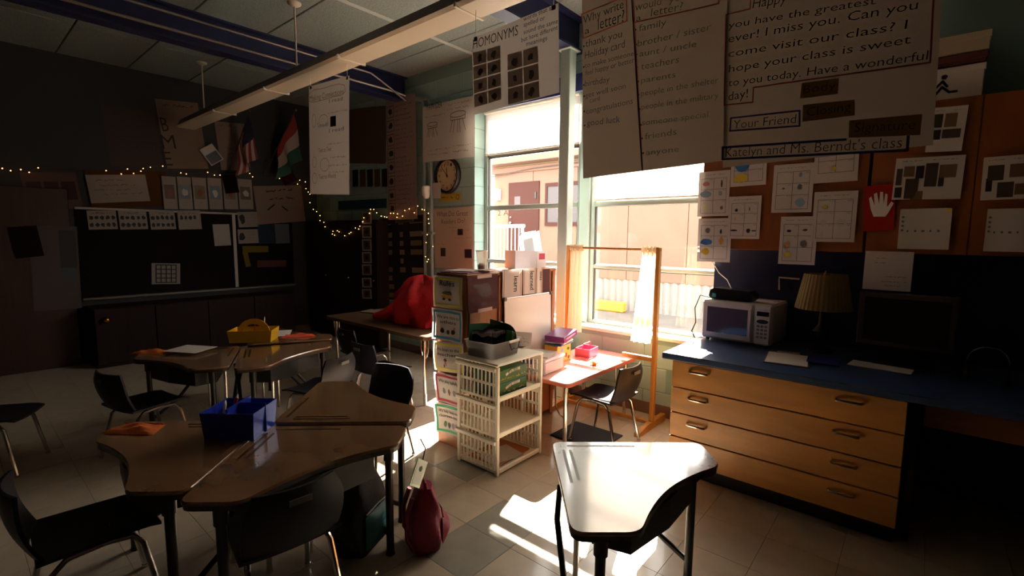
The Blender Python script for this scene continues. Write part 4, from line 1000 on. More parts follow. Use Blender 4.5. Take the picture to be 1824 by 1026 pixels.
# small whiteboard leaning on the shelf
wbd = thing('whiteboard', 'small whiteboard with metal corners leaning on the bookshelf side', 'whiteboard', (-2.265, 2.88, .507))
WB = M('whiteboard_face', '#ddd3cd', .2)
ly0, ly1, lz = 2.6, 3.165, .535
q = [(-2.262, ly0, .513), (-2.262, ly1, .513), (-2.275, ly1, .508+lz), (-2.275, ly0, .508+lz)]
q = [V(v_) for v_ in q]; n_ = (q[1]-q[0]).cross(q[3]-q[0]).normalized()*.008
MB().add(q+[v_-n_ for v_ in q], [(0, 1, 2, 3), (7, 6, 5, 4), (0, 4, 5, 1), (1, 5, 6, 2), (2, 6, 7, 3), (3, 7, 4, 0)]).build('panel', WB, wbd)
ALF = M('board_frame', '#a59a94', .35, .6)
for a, b in ((0, 1), (1, 2), (2, 3), (3, 0)): MB().tube([q[a]-n_*.5, q[b]-n_*.5], .006, 6).build('frame_rail', ALF, wbd)
for v_ in (q[2], q[3]): MB().bbox(v_.x-.012, v_.x+.012, v_.y-.016, v_.y+.016, v_.z-.016, v_.z+.01, .004).build('corner_cap', M('corner_grey', '#4f4a48', .5), wbd)

# on top of the shelf
flat('folder', 'magenta folder on the near end of the bookshelf top', 'folder', (-2.46, 2.38), .25, .24, .1, M('magenta_folder', '#8a2a5a', .5), KZ+.001, .008)
flat('paper_pile', 'white papers spread over the magenta folder', 'papers', (-2.47, 2.4), .22, .2, .25, PAPER, KZ+.011, .006)
flat('folder', 'orange folder beside the plastic cup on the bookshelf', 'folder', (-2.47, 2.62), .17, .16, -.1, M('orange_folder', '#b5502a', .5), KZ+.001, .006)
flat('paper_sheet', 'white paper on the edge of the bookshelf top', 'paper', (-2.36, 2.5), .1, .16, .1, PAPER, KZ+.019, .002)
p = onX((858, 470), -2.5)
cu = thing('plastic_cup', 'frosted plastic cup holding dark bits on the bookshelf', 'cup', (-2.5, p.y, KZ+.008))
CUPM = clear('frosted_plastic', '#f2f2ee', .08, .2, .35, '#efe9e0')
mb = MB(); mb.grid(lambda u, v: ((.03+.014*v)*math.cos(2*PI*u), (.03+.014*v)*math.sin(2*PI*u), .14*v), 24, 4); L(mb, 'cup_wall', CUPM, cu, True)
L(MB().lathe([(.026, .002), (.03, .03), (.02, .045), (.005, .05)], 12), 'dark_contents', M('cup_bits', '#4a2f26', .8), cu)
L(MB().lathe([(.0445, .138), (.047, .141), (.0445, .144)], 20), 'rim', WHITEP, cu, True)
p0 = onX((907, 470), -2.45); p1 = onX((965, 470), -2.45)
mf = thing('magazine_file', 'white magazine file with a red label on the bookshelf top', 'file box', (-2.45, (p0.y+p1.y)/2, KZ+.004))
FB = M('file_white', '#d8d2dc', .5); ym = (p1.y-p0.y)/2-.01
mb = MB()
for sx in (-.05, .05):
    n_ = .002
    mb.prism([(-ym, 0), (ym, 0), (ym, .13), (-ym, .145)], sx-n_, sx+n_)
for v_ in mb.v: v_.x, v_.y, v_.z = v_.z, v_.x, v_.y
L(mb, 'side', FB, mf)['kind'] = 'stuff'
L(MB().box(-.05, .05, ym-.003, ym, 0, .13), 'front', FB, mf); L(MB().box(-.05, .05, -ym, -ym+.003, 0, .145), 'back', FB, mf); L(MB().box(-.05, .05, -ym, ym, 0, .003), 'bottom', FB, mf)
L(MB().box(.0522, .0535, ym-.13, ym-.005, .0, .128), 'end_flap', M('file_pink_white', '#e6dce0', .5), mf)
L(MB().box(.0536, .0545, ym-.1, ym-.02, .065, .115), 'red_label', M('label_red', '#c41d4d', .5), mf)
for k, (a, t_) in enumerate(((.1, .25), (.3, .22))):
    o = sheet_at('file_paper', 'grey-white sheet sticking up out of the magazine file, %s' % ('upright' if k else 'tilted back'), 'paper', (-2.45+.02*k, mf.location.y+.02+.03*k, KZ+.17), (0, math.cos(a), math.sin(a)), (0, -math.sin(a), math.cos(a)), .22, t_, paper('grey_paper', '#c9cdd2', .3), 'sheets in the magazine file', .006)

# ================================================================== WHITE STACKING BASKETS
TW = thing('basket_tower', 'white plastic three-tier basket tower beside the bookshelf', 'shelf', (-2.096, 2.36, 0))
TX, TY = .168, .218
PL = M('basket_plastic', '#ece3d0', .42)
slat = MB().bbox(-.006, .006, -.004, .004, 0, .17, .002).mesh('slat', PL)
TH = .232
for k in range(3):
    z0 = .012+k*TH
    fr = MB()
    for sx in (-1, 1):
        for sy in (-1, 1): fr.bbox(sx*TX-.013, sx*TX+.013, sy*TY-.011, sy*TY+.011, z0-.012, z0+TH-.012, .003)
    for sy in (-1, 1):
        for zz in (z0, z0+.095, z0+.183): fr.bbox(-TX+.013, TX-.013, sy*TY-.004, sy*TY+.004, zz, zz+(.018 if zz != z0+.183 else .03), .002)
    for zz in (z0, z0+.095, z0+.183): fr.bbox(-TX-.004, -TX+.004, -TY+.011, TY-.011, zz, zz+.018, .002)
    fr.bbox(TX-.008, TX+.012, -TY+.011, TY-.011, z0, z0+.03, .004)
    t_ = L(fr, 'basket_tier', PL, TW); t_['kind'] = 'stuff'
    L(MB().bbox(-TX+.005, TX-.009, -TY+.005, TY-.005, z0+.004, z0+.01, .001), 'shelf_floor', PL, TW)
    L(MB().bbox(-TX-.02, TX+.0, -TY-.022, -TY-.0045, z0+.188, z0+.216, .005), 'side_lip', PL, TW)
    for sy in (-1, 1):
        for j in range(9):
            o = bpy.data.objects.new('slat', slat); o.location = (-TX+.04+j*.033, sy*TY, z0+.015); COL.objects.link(o); o.parent = t_
    for j in range(11):
        o = bpy.data.objects.new('slat', slat); o.location = (-TX, -TY+.045+j*.036, z0+.015); o.rotation_euler = (0, 0, PI/2); COL.objects.link(o); o.parent = t_
L(MB().bbox(-TX-.018, TX+.018, -TY-.022, TY+.015, .702, .718, .006), 'top_shelf', PL, TW)
# contents
GBX = M('green_carton', '#16603a', .4)
for k in range(2):
    z = .475+.012+k*.0865
    b = thing('tea_carton', ('upper' if k else 'lower')+' green carton with yellow lettering on the tower shelf', 'carton', (-2.06, 2.33, z), 0, 'green cartons in the basket tower')
    L(MB().bbox(-.11, .11, -.15, .13, 0, .084, .003), 'box', GBX, b)
    f_ = MB(); scribble(f_, -.13, .11, .025, .016, .006)
    for v_ in f_.v: v_.x, v_.y, v_.z = .1112, v_.x, v_.y
    L(f_, 'lettering', ink('yellow_print', '#c9b23a'), b)['kind'] = 'stuff'
    f_ = MB(); f_.strip([(-.08, .05), (-.03, .066), (.05, .068)], .018)
    for v_ in f_.v: v_.x, v_.y, v_.z = .1112, v_.x, v_.y
    L(f_, 'white_banner', M('banner_white', '#d8d4c4', .6), b)['kind'] = 'stuff'
flat('folder', 'orange folder on the lowest tower shelf', 'folder', (-2.1, 2.36), .26, .34, .05, M('orange_folder2', '#b0682e', .6), .0235, .012)
flat('worksheet_stack', 'pale worksheet on the orange folder in the tower', 'papers', (-2.06, 2.32), .2, .26, -.2, PAPER, .0365, .003)
# plastic bin on top
BX, BY, BZ = .13, .15, .105
bn = thing('plastic_bin', 'clear plastic bin with a navy wire handle on the basket tower', 'bin', (-2.12, 2.31, .719), math.radians(3))
BP = clear('milky_plastic', '#dcd7d4', .08, .15, .5, '#e2dcd8')
o_ = [(x, y) for x, y in roundpoly([(-BX, -BY), (BX, -BY), (BX, BY), (-BX, BY)], .04)]
n = len(o_); mb = MB(); mb.add([(x*.9, y*.9, .002) for x, y in o_]+[(x, y, BZ) for x, y in o_]+[(x*1.05, y*1.05, BZ) for x, y in o_], [tuple(range(n))]+[(i, (i+1) % n, n+(i+1) % n, n+i) for i in range(n)]+[(n+i, n+(i+1) % n, 2*n+(i+1) % n, 2*n+i) for i in range(n)])
L(mb, 'bin_wall', BP, bn, True)
NV = M('navy_wire', '#26306a', .4)
L(MB().tube([(BX+.008, .0, .09), (BX+.012, .015, .045), (BX+.014, .04, .052), (BX+.014, .06, .042), (BX+.014, .085, .05), (BX+.012, .1, .09)], .004, 6), 'wire_handle', NV, bn, True)
L(MB().bbox(BX-.002, BX+.008, .0, .11, .088, .104, .002), 'label_tab', WHITEP, bn)
for k in range(7):
    b = MB(); b.grid(lambda u, v: ((u-.5)*.17, .006*math.sin(7*u+k)+.004*math.sin(19*u), .15*v+.008*math.sin(9*u+k)*v), 10, 4)
    o = b.build('foil_packet', M('black_foil', '#1d1216', .25, .3), world=False, smooth=True); o.location = (-2.13, 2.2+k*.022, .725); o.rotation_euler = (-.12, 0, .1)
    L(MB().grid(lambda u, v: ((u-.5)*.165, .006*math.sin(7*u+k)+.004*math.sin(19*u)-.0012, .128+.02*v+.008*math.sin(9*u+k)), 10, 1), 'sealed_edge', M('silver_seal', '#b5aeb0', .3, .4), o, True)
    tag(o, 'dark foil packet in the plastic bin, %s from the near end' % ('first', 'second', 'third', 'fourth', 'fifth', 'sixth', 'seventh')[k], 'packet', 'foil packets in the plastic bin')
for k, (y, m, lab) in enumerate(((2.365, M('green_print', '#3f7a3a', .4), 'light green printed packet in the plastic bin'), (2.385, M('grey_print', '#8a9a88', .4), 'grey-green printed packet behind the light green one'))):
    b = MB().bbox(-.075, .075, -.004, .004, 0, .15-.01*k, .002); o = b.build('tea_packet', m, world=False); o.location = (-2.09, y, .725); o.rotation_euler = (-.1, 0, .15); tag(o, lab, 'packet')
for k, (y, rz, lab) in enumerate(((2.415, .0, 'rounded dark green card standing in the back of the plastic bin'), (2.3, 1.55, 'flat dark green card edge at the left of the plastic bin'))):
    pl_ = roundpoly([(-.12, 0, 0), (.12, 0, 0), (.12, .18, .09), (-.12, .2, .005)], .02)
    b = MB().prism(pl_, -.002, .002)
    for v_ in b.v: v_.y, v_.z = v_.z, v_.y
    o = b.build('green_card', M('green_card', '#14572f', .5), world=False); o.location = (-2.125 if k == 0 else -2.212, y, .725); o.rotation_euler = (0, 0, rz); tag(o, lab, 'card')

# ================================================================== PINK TABLE
PT = .505
tb = thing('activity_table', 'low pink-topped table with chrome legs under the right window', 'table', (-2.02, 3.2, 0))
PK = M('pink_laminate', '#e0a294', .25, coat=1, spec=.8); PKE = M('pink_edge', '#c2604c', .4)
o_ = roundpoly([(-2.285, 2.66), (-1.755, 2.66), (-1.755, 3.7), (-2.285, 3.7)], .05)
MB().prism(o_, PT-.008, PT).build('table_top', PK, tb); MB().prism(o_, PT-.03, PT-.0082).build('edge_band', PKE, tb)
for (x, y) in ((-2.22, 2.75), (-1.83, 2.75), (-1.82, 3.62), (-2.22, 3.62)):
    lg = MB().tube([(x, y, 0), (x, y, .05), (x, y, PT-.03)], [.015, .016, .016], 12).build('leg', CHROME, tb, smooth=True)
    sx = 1 if x < -2 else -1
    MB().tube([(x+sx*.09, y, PT-.032), (x+sx*.085, y, .3), (x+sx*.05, y, .235), (x, y, .22)], .007, 8).build('leg_brace', CHROME, lg, smooth=True)
# things on the table
ct = thing('storage_box', 'clear lidded storage box with a navy latch on the pink table', 'box', (-2.12, 2.83, PT), math.radians(4))
CB = clear('clear_box', '#f0eef0', .1, .1, .5, '#e6e0e2')
L(MB().bbox(-.1, .13, -.14, .13, .001, .1, .012), 'box_body', CB, ct); L(MB().bbox(-.108, .138, -.148, .138, .1, .118, .006), 'lid', CB, ct)
L(MB().bbox(-.07, .05, -.16, -.146, .075, .11, .005), 'latch', NV, ct)
flat('paper_pile', 'white papers and a photo lying on the storage box', 'papers', (-2.12, 2.83), .2, .22, .3, PAPER, PT+.119, .006)
nc = thing('desk_calendar', 'white tent card leaning on the whiteboard behind the bin', 'card', (-2.19, 2.64, .719-.0), 0)
bpy.data.objects.remove(nc)
o = sheet_at('name_card', 'white handwritten card propped between the bin and the whiteboard', 'card', (-2.12, 2.6, .772), (.75, .66, 0), (0, .2, 1), .15, .1, PAPER, None, .003)
handwriting(o, [(.15, .8, .55), (.1, .9, .3)], GRY, .01, .002)
MB().add([V(v_) for v_ in ((-2.17, 2.54, .7195), (-2.15, 2.63, .7195), (-2.08, 2.66, .7195), (-2.09, 2.57, .7195))], [(0, 1, 2, 3)]).build('card_foot', MC['mauve_paper'], o)
def cbox(name, label, cat, loc, rz, s, mat, arts=(), tilt=0):
    t = thing(name, label, cat, loc, rz); t.rotation_euler = (tilt, 0, rz)
    L(MB().bbox(-s[0]/2, s[0]/2, -s[1]/2, s[1]/2, 0, s[2], .003), 'box', mat, t)
    for i, (x, z, rx, rz_, m) in enumerate(arts):
        mb = MB(); blob(mb, x, z, rx, rz_, 10, .25)
        for v_ in mb.v: v_.x, v_.y, v_.z = s[0]/2+.0006, v_.x, v_.y
        L(mb, 'printed_shape', m, t)
    return t
YC_ = M('yellow_carton', '#d9a63a', .45)
cbox('picture_carton', 'yellow carton printed with blue and red figures on the pink table', 'carton', (-2.17, 3.13, PT), .05, (.12, .2, .14), YC_, [(-.06, .03, .02, .015, BLU), (-.03, .1, .025, .02, LBL), (.03, .05, .02, .02, RED), (.06, .1, .02, .015, GRN), (.07, .03, .018, .014, BRO)])
cbox('game_box', 'purple game box tilted on top of the book pile', 'box', (-2.14, 3.13, PT+.192), .15, (.17, .24, .045), M('purple_box', '#6a2468', .35), [(0, .022, .08, .008, ink('lilac', '#c9a0c0'))], .12)
for k, (m, lab) in enumerate((('#3d5f86', 'thin blue book in the pile on the yellow carton'), ('#d8cfc4', 'thin white book in the pile on the yellow carton'), ('#7a4a3a', 'thin brown book in the pile on the yellow carton'))):
    flat('picture_book', lab, 'book', (-2.16, 3.13+.01*k), .15, .2, .1+.12*k, M('book_%d' % k, m, .5), PT+.142+k*.0135, .012, 'books on the yellow carton')
pbk = thing('pink_basket', 'small pink plastic basket on the sunlit table', 'basket', (-2.08, 3.42, PT), .1)
PKP = M('pink_plastic', '#e0567a', .4)
L(MB().box(-.06, .06, -.08, .08, 0, .004), 'base', PKP, pbk)
for sy in (-1, 1): L(MB().bbox(-.065, .065, sy*.082-.002, sy*.082+.002, .004, .075, .001), 'side', PKP, pbk)
for sx in (-1, 1): L(MB().bbox(sx*.065-.002, sx*.065+.002, -.08, .08, .004, .075, .001), 'end', PKP, pbk)
L(MB().tube([(0, -.082, .07), (0, -.06, .11), (0, .06, .11), (0, .082, .07)], .004, 6), 'handle', PKP, pbk, True)
p = onZ((1058, 650), PT)
lf = MB(); lf.grid(lambda u, v: ((u-.5)*.07*math.sin(PI*(v*.9+.05)), (v-.5)*.06, .012+.012*math.sin(8*u)+.006*math.sin(11*v)), 8, 8)
o = lf.build('paper_scrap', M('orange_scrap', '#d8841e', .6), world=False, smooth=True); o.location = (p.x, p.y, PT-.003); tag(o, 'crumpled orange paper scrap on the pink table', 'scrap')

# ================================================================== CURTAIN STAND
PW = wood('stand_pine', '#b0792c', .18, (8, 8, 1.2), .5)
cs = thing('puppet_stage_frame', 'tall pine puppet stage frame standing before the right window', 'frame', (-1.95, 3.53, 0))
FY = 3.53; xr = onY((1167, 600), FY).x; xl = -2.35
for x in (xl, xr):
    MB().bbox(x-.016, x+.016, FY-.022, FY+.022, .05, 1.42, .004).build('post', PW, cs)
    MB().add([(x-.02, 3.27, 0), (x+.02, 3.27, 0), (x+.02, 3.75, 0), (x-.02, 3.75, 0), (x-.02, 3.27, .03), (x+.02, 3.27, .03), (x+.02, 3.4, .055), (x-.02, 3.4, .055), (x-.02, 3.75, .055), (x+.02, 3.75, .055)],
             [(3, 2, 1, 0), (0, 1, 5, 4), (4, 5, 6, 7), (7, 6, 9, 8), (2, 3, 8, 9), (0, 4, 7, 8, 3), (1, 2, 9, 6, 5)]).build('foot', PW, cs)
MB().bbox(xl+.02, xr-.02, FY-.012, FY+.012, .02, .05, .003).build('floor_stretcher', PW, cs)
MB().tube([(xl-.02, FY, 1.4), (xr+.02, FY, 1.4)], .01, 10).build('curtain_rod', PW, cs)
MB().bbox(xr-.27, xr-.016, FY-.02, FY+.012, .53, .565, .003).build('ledge', PW, cs)
CUR = paper('curtain_cloth', '#efe0c6', .5)
def curtain(x0, x1, b0, b1, label):
    t = thing('curtain', label, 'curtain', ((x0+x1)/2, FY, .66), 0, 'tied curtains of the puppet stage')
    def fn(u, v):
        tight = 1-.25*math.exp(-((v-.9)/.1)**2)*0
        a, b = x0+(b0-x0)*(1-v), x1+(b1-x1)*(1-v); x = a+(b-a)*u
        return (x, FY-.012+.022*math.sin(u*PI*7+1.2*v)*(1-.4*v), .67+.72*v)
    MB().grid(fn, 42, 14).build('cloth', CUR, t, smooth=True)
    mb = MB().grid(lambda u, v: (x0+(x1-x0)*u, FY+.03*math.cos(2*PI*v)*(1+.3*math.sin(u*30)), 1.4+.025*math.sin(2*PI*v)*(1+.2*math.sin(u*23))), 24, 10); mb.build('rod_gather', CUR, t, smooth=True)
curtain(-2.33, -2.2, -2.36, -2.2, 'sunlit cream curtain gathered on the left post of the puppet stage')
curtain(xr-.13, xr-.01, xr-.2, xr-.03, 'sunlit cream curtain gathered on the right post of the puppet stage')

# ================================================================== WALL BY THE CLOCK
def wsheet(name, label, cat, quad, off=.006, mat=PAPER, group=None, curl=.003, c=YW): return sheet(name, label, cat, 'Y', c-off, quad, mat, group, curl)
st = wsheet('main_idea_chart', 'wide white chart with two drawn stools above the clock', 'chart', [(750, 191), (845, 171), (846, 278), (757, 290)], .075)
write(st, [('MAIN IDEA', (760, 197), (788, 191), 11)], INK, -.004); _, w, h = SH[st.name][:3]
for cx, cy, k in ((-.3, .08, .8), (.2, .14, 1.1)):
    P_ = lambda x, y: ((cx+x*.1*k)*w, (cy+y*.1*k)*h)
    pen(st, [[P_(1.3*math.cos(a*PI/8), .45*math.sin(a*PI/8)+1) for a in range(17)], [P_(-1.2, .8), P_(-1.2, .2), P_(1.2, .2), P_(1.2, .8)], [P_(-.9, .2), P_(-1.3, -1.6)], [P_(-.5, .2), P_(-.8, -1.7)], [P_(0, .2), P_(0, -1.8)], [P_(.3, .2), P_(.4, -1.8)], [P_(.8, .2), P_(1.3, -1.6)]], .006, INK, .0015, 'drawn_line', False)
handwriting(st, [(.5, .95, .93), (.5, .9, .85), (.05, .45, .8), (.1, .55, .2), (.6, .95, .22), (.1, .9, .12)], GRY, .02, .004)
sc_ = sheet_at('wire_rack', '', '', (0, 0, 0), (1, 0, 0), (0, 1, 0), .1, .1); bpy.data.objects.remove(sc_)
MB().bbox(SH[st.name][3].x-w/2+.03, SH[st.name][3].x+w/2-.03, YW-.07, YW-.001, SH[st.name][3].z+h/2-.03, SH[st.name][3].z+h/2-.01, .003).build('hanging_batten', M('batten', '#7a6a5a', .7), st)
ck_c = onY((797, 313), YW-.02); cr = (onY((797, 281), YW-.02)-onY((797, 346), YW-.02)).length/2
ck = thing('wall_clock', 'round black-rimmed wall clock with a cream face', 'clock', ck_c)
ck.rotation_euler = (PI/2, 0, 0)
RIM = M('clock_rim', '#17100d', .4)
n = 40; mb = MB()
prof = [(cr*.84, .0), (cr, -.018), (cr, .012), (cr*.95, .03), (cr*.86, .026), (cr*.84, .012)]
mb.add([(r*math.cos(2*PI*k/n), r*math.sin(2*PI*k/n), z) for r, z in prof for k in range(n)], [(i*n+k, i*n+(k+1) % n, ((i+1) % 6)*n+(k+1) % n, ((i+1) % 6)*n+k) for i in range(6) for k in range(n)]); L(mb, 'rim', RIM, ck, True)
L(MB().lathe([(cr*.86, -.018), (cr*.86, .004)], n), 'face', M('clock_face', '#cdb08a', .5), ck)
mb = MB()
for k in range(1, 13):
    a = PI/2-k*PI/6; s_ = str(k); cx, cy = .66*cr*math.cos(a), .66*cr*math.sin(a); text_to(mb, s_, (cx-.014*len(s_), cy-.016), (cx+.014*len(s_), cy-.016), .034, 0)
for p_ in mb.v: p_.z = .0055
L(mb, 'numerals', INK, ck)['kind'] = 'stuff'
def hand(ang, ln, w_, name):
    a = math.radians(90-ang); mb = MB().strip([(-.02*math.cos(a), -.02*math.sin(a)), (ln*math.cos(a), ln*math.sin(a))], w_)
    for p_ in mb.v: p_.z = .008
    L(mb, name, INK, ck)
hand(356, cr*.42, .012, 'hour_hand'); hand(318, cr*.66, .008, 'minute_hand'); L(MB().lathe([(.012, .008), (.012, .012)], 12), 'centre_pin', INK, ck)
yl = wsheet('time_label', 'small yellow label taped under the clock', 'label', [(783, 346), (821, 344), (821, 357), (783, 359)], .008, paper('yellow_paper', '#b99c3a', .1))
handwriting(yl, [(.1, .65, .45)], INK, .02, .006); _, w, h = SH[yl.name][:3]; pen(yl, [ring(.36*w, 0, .3*h, .3*h)], .005, INK, px=False)
gr_ = wsheet('great_readers_chart', 'pale chart about great readers on the wall below the clock', 'chart', [(775, 371), (845, 369), (843, 478), (772, 478)], .008, paper('cream_paper', '#c9bba6', .1))
write(gr_, [('What Do Great', (778, 386), (834, 384), 9), ('Readers Do?', (787, 399), (829, 397), 8)], ink('marker_brown', '#6a5238'))
handwriting(gr_, [(.4, .6, .68), (.45, .9, .62), (.5, .95, .5), (.1, .3, .4)], GRY, .016, .003)
for (a, b, c_, d) in ((.17, .3, .2, .34), (.78, .95, .18, .32), (.62, .75, .55, .65)): patch(gr_, a, b, c_, d, M('tiny_photo', '#2b2024', .6), 'photo')
wsheet('picture_note', 'small white note with a dark picture beside the wall pipes', 'note', [(771, 326), (786, 325), (785, 353), (770, 354)], .066)
lg = wsheet('long_rules_chart', 'long narrow chart of picture boxes and notes beside the wall pipes', 'chart', [(690, 178), (741, 166), (744, 388), (690, 394)], .07, paper('pinkish_paper', '#a88f88', .15), None, .006)
_, w, h = SH[lg.name][:3]
for k in range(8):
    y = .4-.115*k
    bx_ = [(-.46*w, (y-.045)*h), (-.22*w, (y-.045)*h), (-.22*w, (y+.045)*h), (-.46*w, (y+.045)*h)]; pen(lg, [bx_+bx_[:1]], .006, INK, px=False, name='picture_box'); mb = MB(); blob(mb, -.34*w, y*h, .07*w, .025*h, 9, .3); put(lg, mb, 'drawing', INK)
handwriting(lg, [(.33, .33+random.uniform(.35, .6), .93-.038*k) for k in range(22)], ink('dim_ink', '#4a3f42'), .022, .004)
wsheet('faded_chart', 'dim tan chart behind the hanging connections chart', 'chart', [(610, 196), (688, 190), (689, 290), (612, 292)], .008, paper('dim_tan', '#6b5a4c', .1))
for k in range(5):
    x = 628+k*13
    o = wsheet('card_pocket', 'dark bookmark card, number %s from the corner of the wall' % ('one', 'two', 'three', 'four', 'five')[k], 'card', [(x, 303-k*.5), (x+10, 302-k*.5), (x+10, 332), (x, 333)], .008, paper('bookmark_%d' % (k % 2), ('#3a2a24', '#6a4f28')[k % 2], .1), 'bookmark cards on the wall', 0)
wsheet('blue_border_strip', 'dull blue border strip above the dark cupboard', 'strip', [(603, 358), (689, 354), (689, 370), (603, 374)], .006, paper('blue_strip', '#32505e', .1))
# tall dark cupboard in the corner and pocket chart
dc = thing('storage_cupboard', 'tall black-brown cupboard in the far corner of the room', 'cupboard', (-6.35, 3.55, 0))
DB = M('dark_brown_wood', '#241410', .75, noise=(2.2, .2, (8, 8, 1)), spec=.2)
MB().bbox(-7.15, -5.33, 3.62, YW-.02, 0, 1.68, .004).build('carcass', DB, dc)
for k in range(3): d = MB().bbox(-7.14+k*.603, -6.54+k*.603, 3.6, 3.619, .08, 1.66, .003).build('door', DB, dc); MB().ball((-6.6+k*.603, 3.588, .9), .014).build('knob', CHROME, d, smooth=True)
for k, (a, b) in enumerate(((377, 399), (402, 424), (426, 447), (449, 469), (471, 490), (495, 512), (515, 532))):
    o = wsheet('alphabet_card', 'white framed picture card, %s from the top of the cupboard column' % ('first', 'second', 'third', 'fourth', 'fifth', 'sixth', 'seventh')[k], 'card', [(645, a), (662, a), (662, b), (645, b)], .006, PAPER, 'picture cards in a column on the dark cupboard', 0, 3.6)
    patch(o, .15, .85, .12, .88, M('card_inner', '#5a4644', .7), 'picture'); _, w, h = SH[o.name][:3]; mb = MB(); blob(mb, 0, 0, .2*w, .2*h, 9, .35); put(o, mb, 'figure', INK, .002)
pc = wsheet('pocket_chart', 'dark centers pocket chart with rows of paper cards', 'chart', [(678, 386), (757, 386), (757, 535), (680, 535)], .01, M('pocket_cloth', '#1d1416', .8), None, .002)
_, w, h = SH[pc.name][:3]
put(pc, (lambda m: (rect(m, -.12*w, .3*w, .43*h, .48*h), m)[1])(MB()), 'title_strip', M('title_grey', '#6a5f58', .7)); mb = MB(); text_to(mb, 'Centers', (-.08*w, .44*h), (.26*w, .44*h), .03*h, 0); put(pc, mb, 'lettering', INK, .003)
for r in range(9):
    y = .44-.105*r
    for (x0, x1) in ((-.46, -.2), (-.05, .08), (.2, .5)):
        if random.random() < .12: continue
        a = x0+random.uniform(0, .03); put(pc, (lambda m: (rect(m, a*w, (x1-random.uniform(0, .05))*w, (y-.075 if r else y-.03)*h, (y-.015)*h), m)[1])(MB()), 'pocket_card', M('pocket_card_%d' % random.randint(0, 2), random.choice(('#8a7458', '#75604c', '#9a8068')), .8), .002)

# ================================================================== CHALKBOARD WALL
def bsheet(name, label, cat, quad, off=.02, mat=PAPER, group=None, curl=0): return sheet(name, label, cat, 'X', XB+off, quad, mat, group, curl)
cbd = thing('chalkboard', 'wide dark chalkboard with a pale top rail on the far wall', 'chalkboard', (XB, 2.1, .75))
MB().bbox(XB+.001, XB+.012, .98, 3.4, .75, 1.74, .002).build('writing_surface', M('slate', '#120b0b', .9, spec=.15), cbd)
MB().bbox(XB+.001, XB+.02, .98, 3.4, 1.742, 1.765, .002).build('top_rail', M('board_rail', '#a89a90', .5), cbd); MB().bbox(XB+.001, XB+.06, .98, 3.4, .72, .748, .003).build('chalk_tray', M('tray_alu', '#5a524c', .5), cbd)
a = onX((418, 430), XB+.013); MB().bbox(XB+.0125, XB+.022, a.y-.02, a.y+.02, .752, 1.741, .002).build('divider_strip', MC['board_rail'], cbd)
DIM = paper('shade_dimmed_poster', '#8a766c', .1); DIMW = paper('shade_dimmed_white', '#94887f', .1); TAN = paper('tan_poster', '#836d5e', .1)  # far-wall papers toned down, the dim end's shade mixed into their colours
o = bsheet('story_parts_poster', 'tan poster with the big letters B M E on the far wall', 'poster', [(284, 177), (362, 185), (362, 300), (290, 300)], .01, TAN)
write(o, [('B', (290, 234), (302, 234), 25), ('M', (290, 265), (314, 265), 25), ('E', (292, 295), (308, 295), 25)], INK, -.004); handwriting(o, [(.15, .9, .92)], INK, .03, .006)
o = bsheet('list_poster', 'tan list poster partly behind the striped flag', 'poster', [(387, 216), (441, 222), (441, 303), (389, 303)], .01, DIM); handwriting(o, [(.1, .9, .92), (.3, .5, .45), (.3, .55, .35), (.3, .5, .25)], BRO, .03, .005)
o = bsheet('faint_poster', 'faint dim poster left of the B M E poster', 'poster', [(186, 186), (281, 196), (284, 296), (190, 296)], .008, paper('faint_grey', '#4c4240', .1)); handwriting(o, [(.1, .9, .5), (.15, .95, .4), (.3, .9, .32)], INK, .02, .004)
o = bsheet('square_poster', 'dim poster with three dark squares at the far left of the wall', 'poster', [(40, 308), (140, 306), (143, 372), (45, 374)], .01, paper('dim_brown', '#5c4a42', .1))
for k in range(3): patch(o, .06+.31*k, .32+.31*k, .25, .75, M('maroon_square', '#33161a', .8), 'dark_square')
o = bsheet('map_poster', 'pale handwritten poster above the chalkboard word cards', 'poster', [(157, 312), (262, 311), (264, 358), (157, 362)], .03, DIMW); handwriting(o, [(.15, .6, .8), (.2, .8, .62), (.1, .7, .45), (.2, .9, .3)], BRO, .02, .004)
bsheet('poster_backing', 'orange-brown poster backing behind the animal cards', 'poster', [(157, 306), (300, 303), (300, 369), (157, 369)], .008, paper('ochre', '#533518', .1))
for k in range(6):
    x = 290+k*27
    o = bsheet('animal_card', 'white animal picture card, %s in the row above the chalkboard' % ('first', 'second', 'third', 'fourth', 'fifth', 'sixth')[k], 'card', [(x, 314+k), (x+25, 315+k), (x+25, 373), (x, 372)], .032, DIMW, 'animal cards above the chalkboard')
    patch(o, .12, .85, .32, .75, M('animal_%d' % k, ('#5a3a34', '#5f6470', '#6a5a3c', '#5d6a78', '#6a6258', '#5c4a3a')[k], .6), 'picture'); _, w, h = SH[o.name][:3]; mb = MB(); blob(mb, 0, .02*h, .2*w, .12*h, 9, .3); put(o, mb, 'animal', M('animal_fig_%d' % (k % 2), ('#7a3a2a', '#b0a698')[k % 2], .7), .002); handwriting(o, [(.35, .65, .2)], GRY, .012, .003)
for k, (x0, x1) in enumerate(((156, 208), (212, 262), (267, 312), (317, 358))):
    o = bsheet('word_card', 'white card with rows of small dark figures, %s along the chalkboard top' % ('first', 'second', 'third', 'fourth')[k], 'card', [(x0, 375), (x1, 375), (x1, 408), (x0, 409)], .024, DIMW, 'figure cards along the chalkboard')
    _, w, h = SH[o.name][:3]
    for r in range(2 if k < 3 else 1):
        for j in range(5 if k < 3 else 4): mb = MB(); blob(mb, (-.38+.19*j+(.04 if k == 3 else 0))*w, (.12-.38*r)*h, .07*w, .11*h, 8, .3); put(o, mb, 'figure', INK)
    handwriting(o, [(.2, .8, .86)], INK, .016, .004)
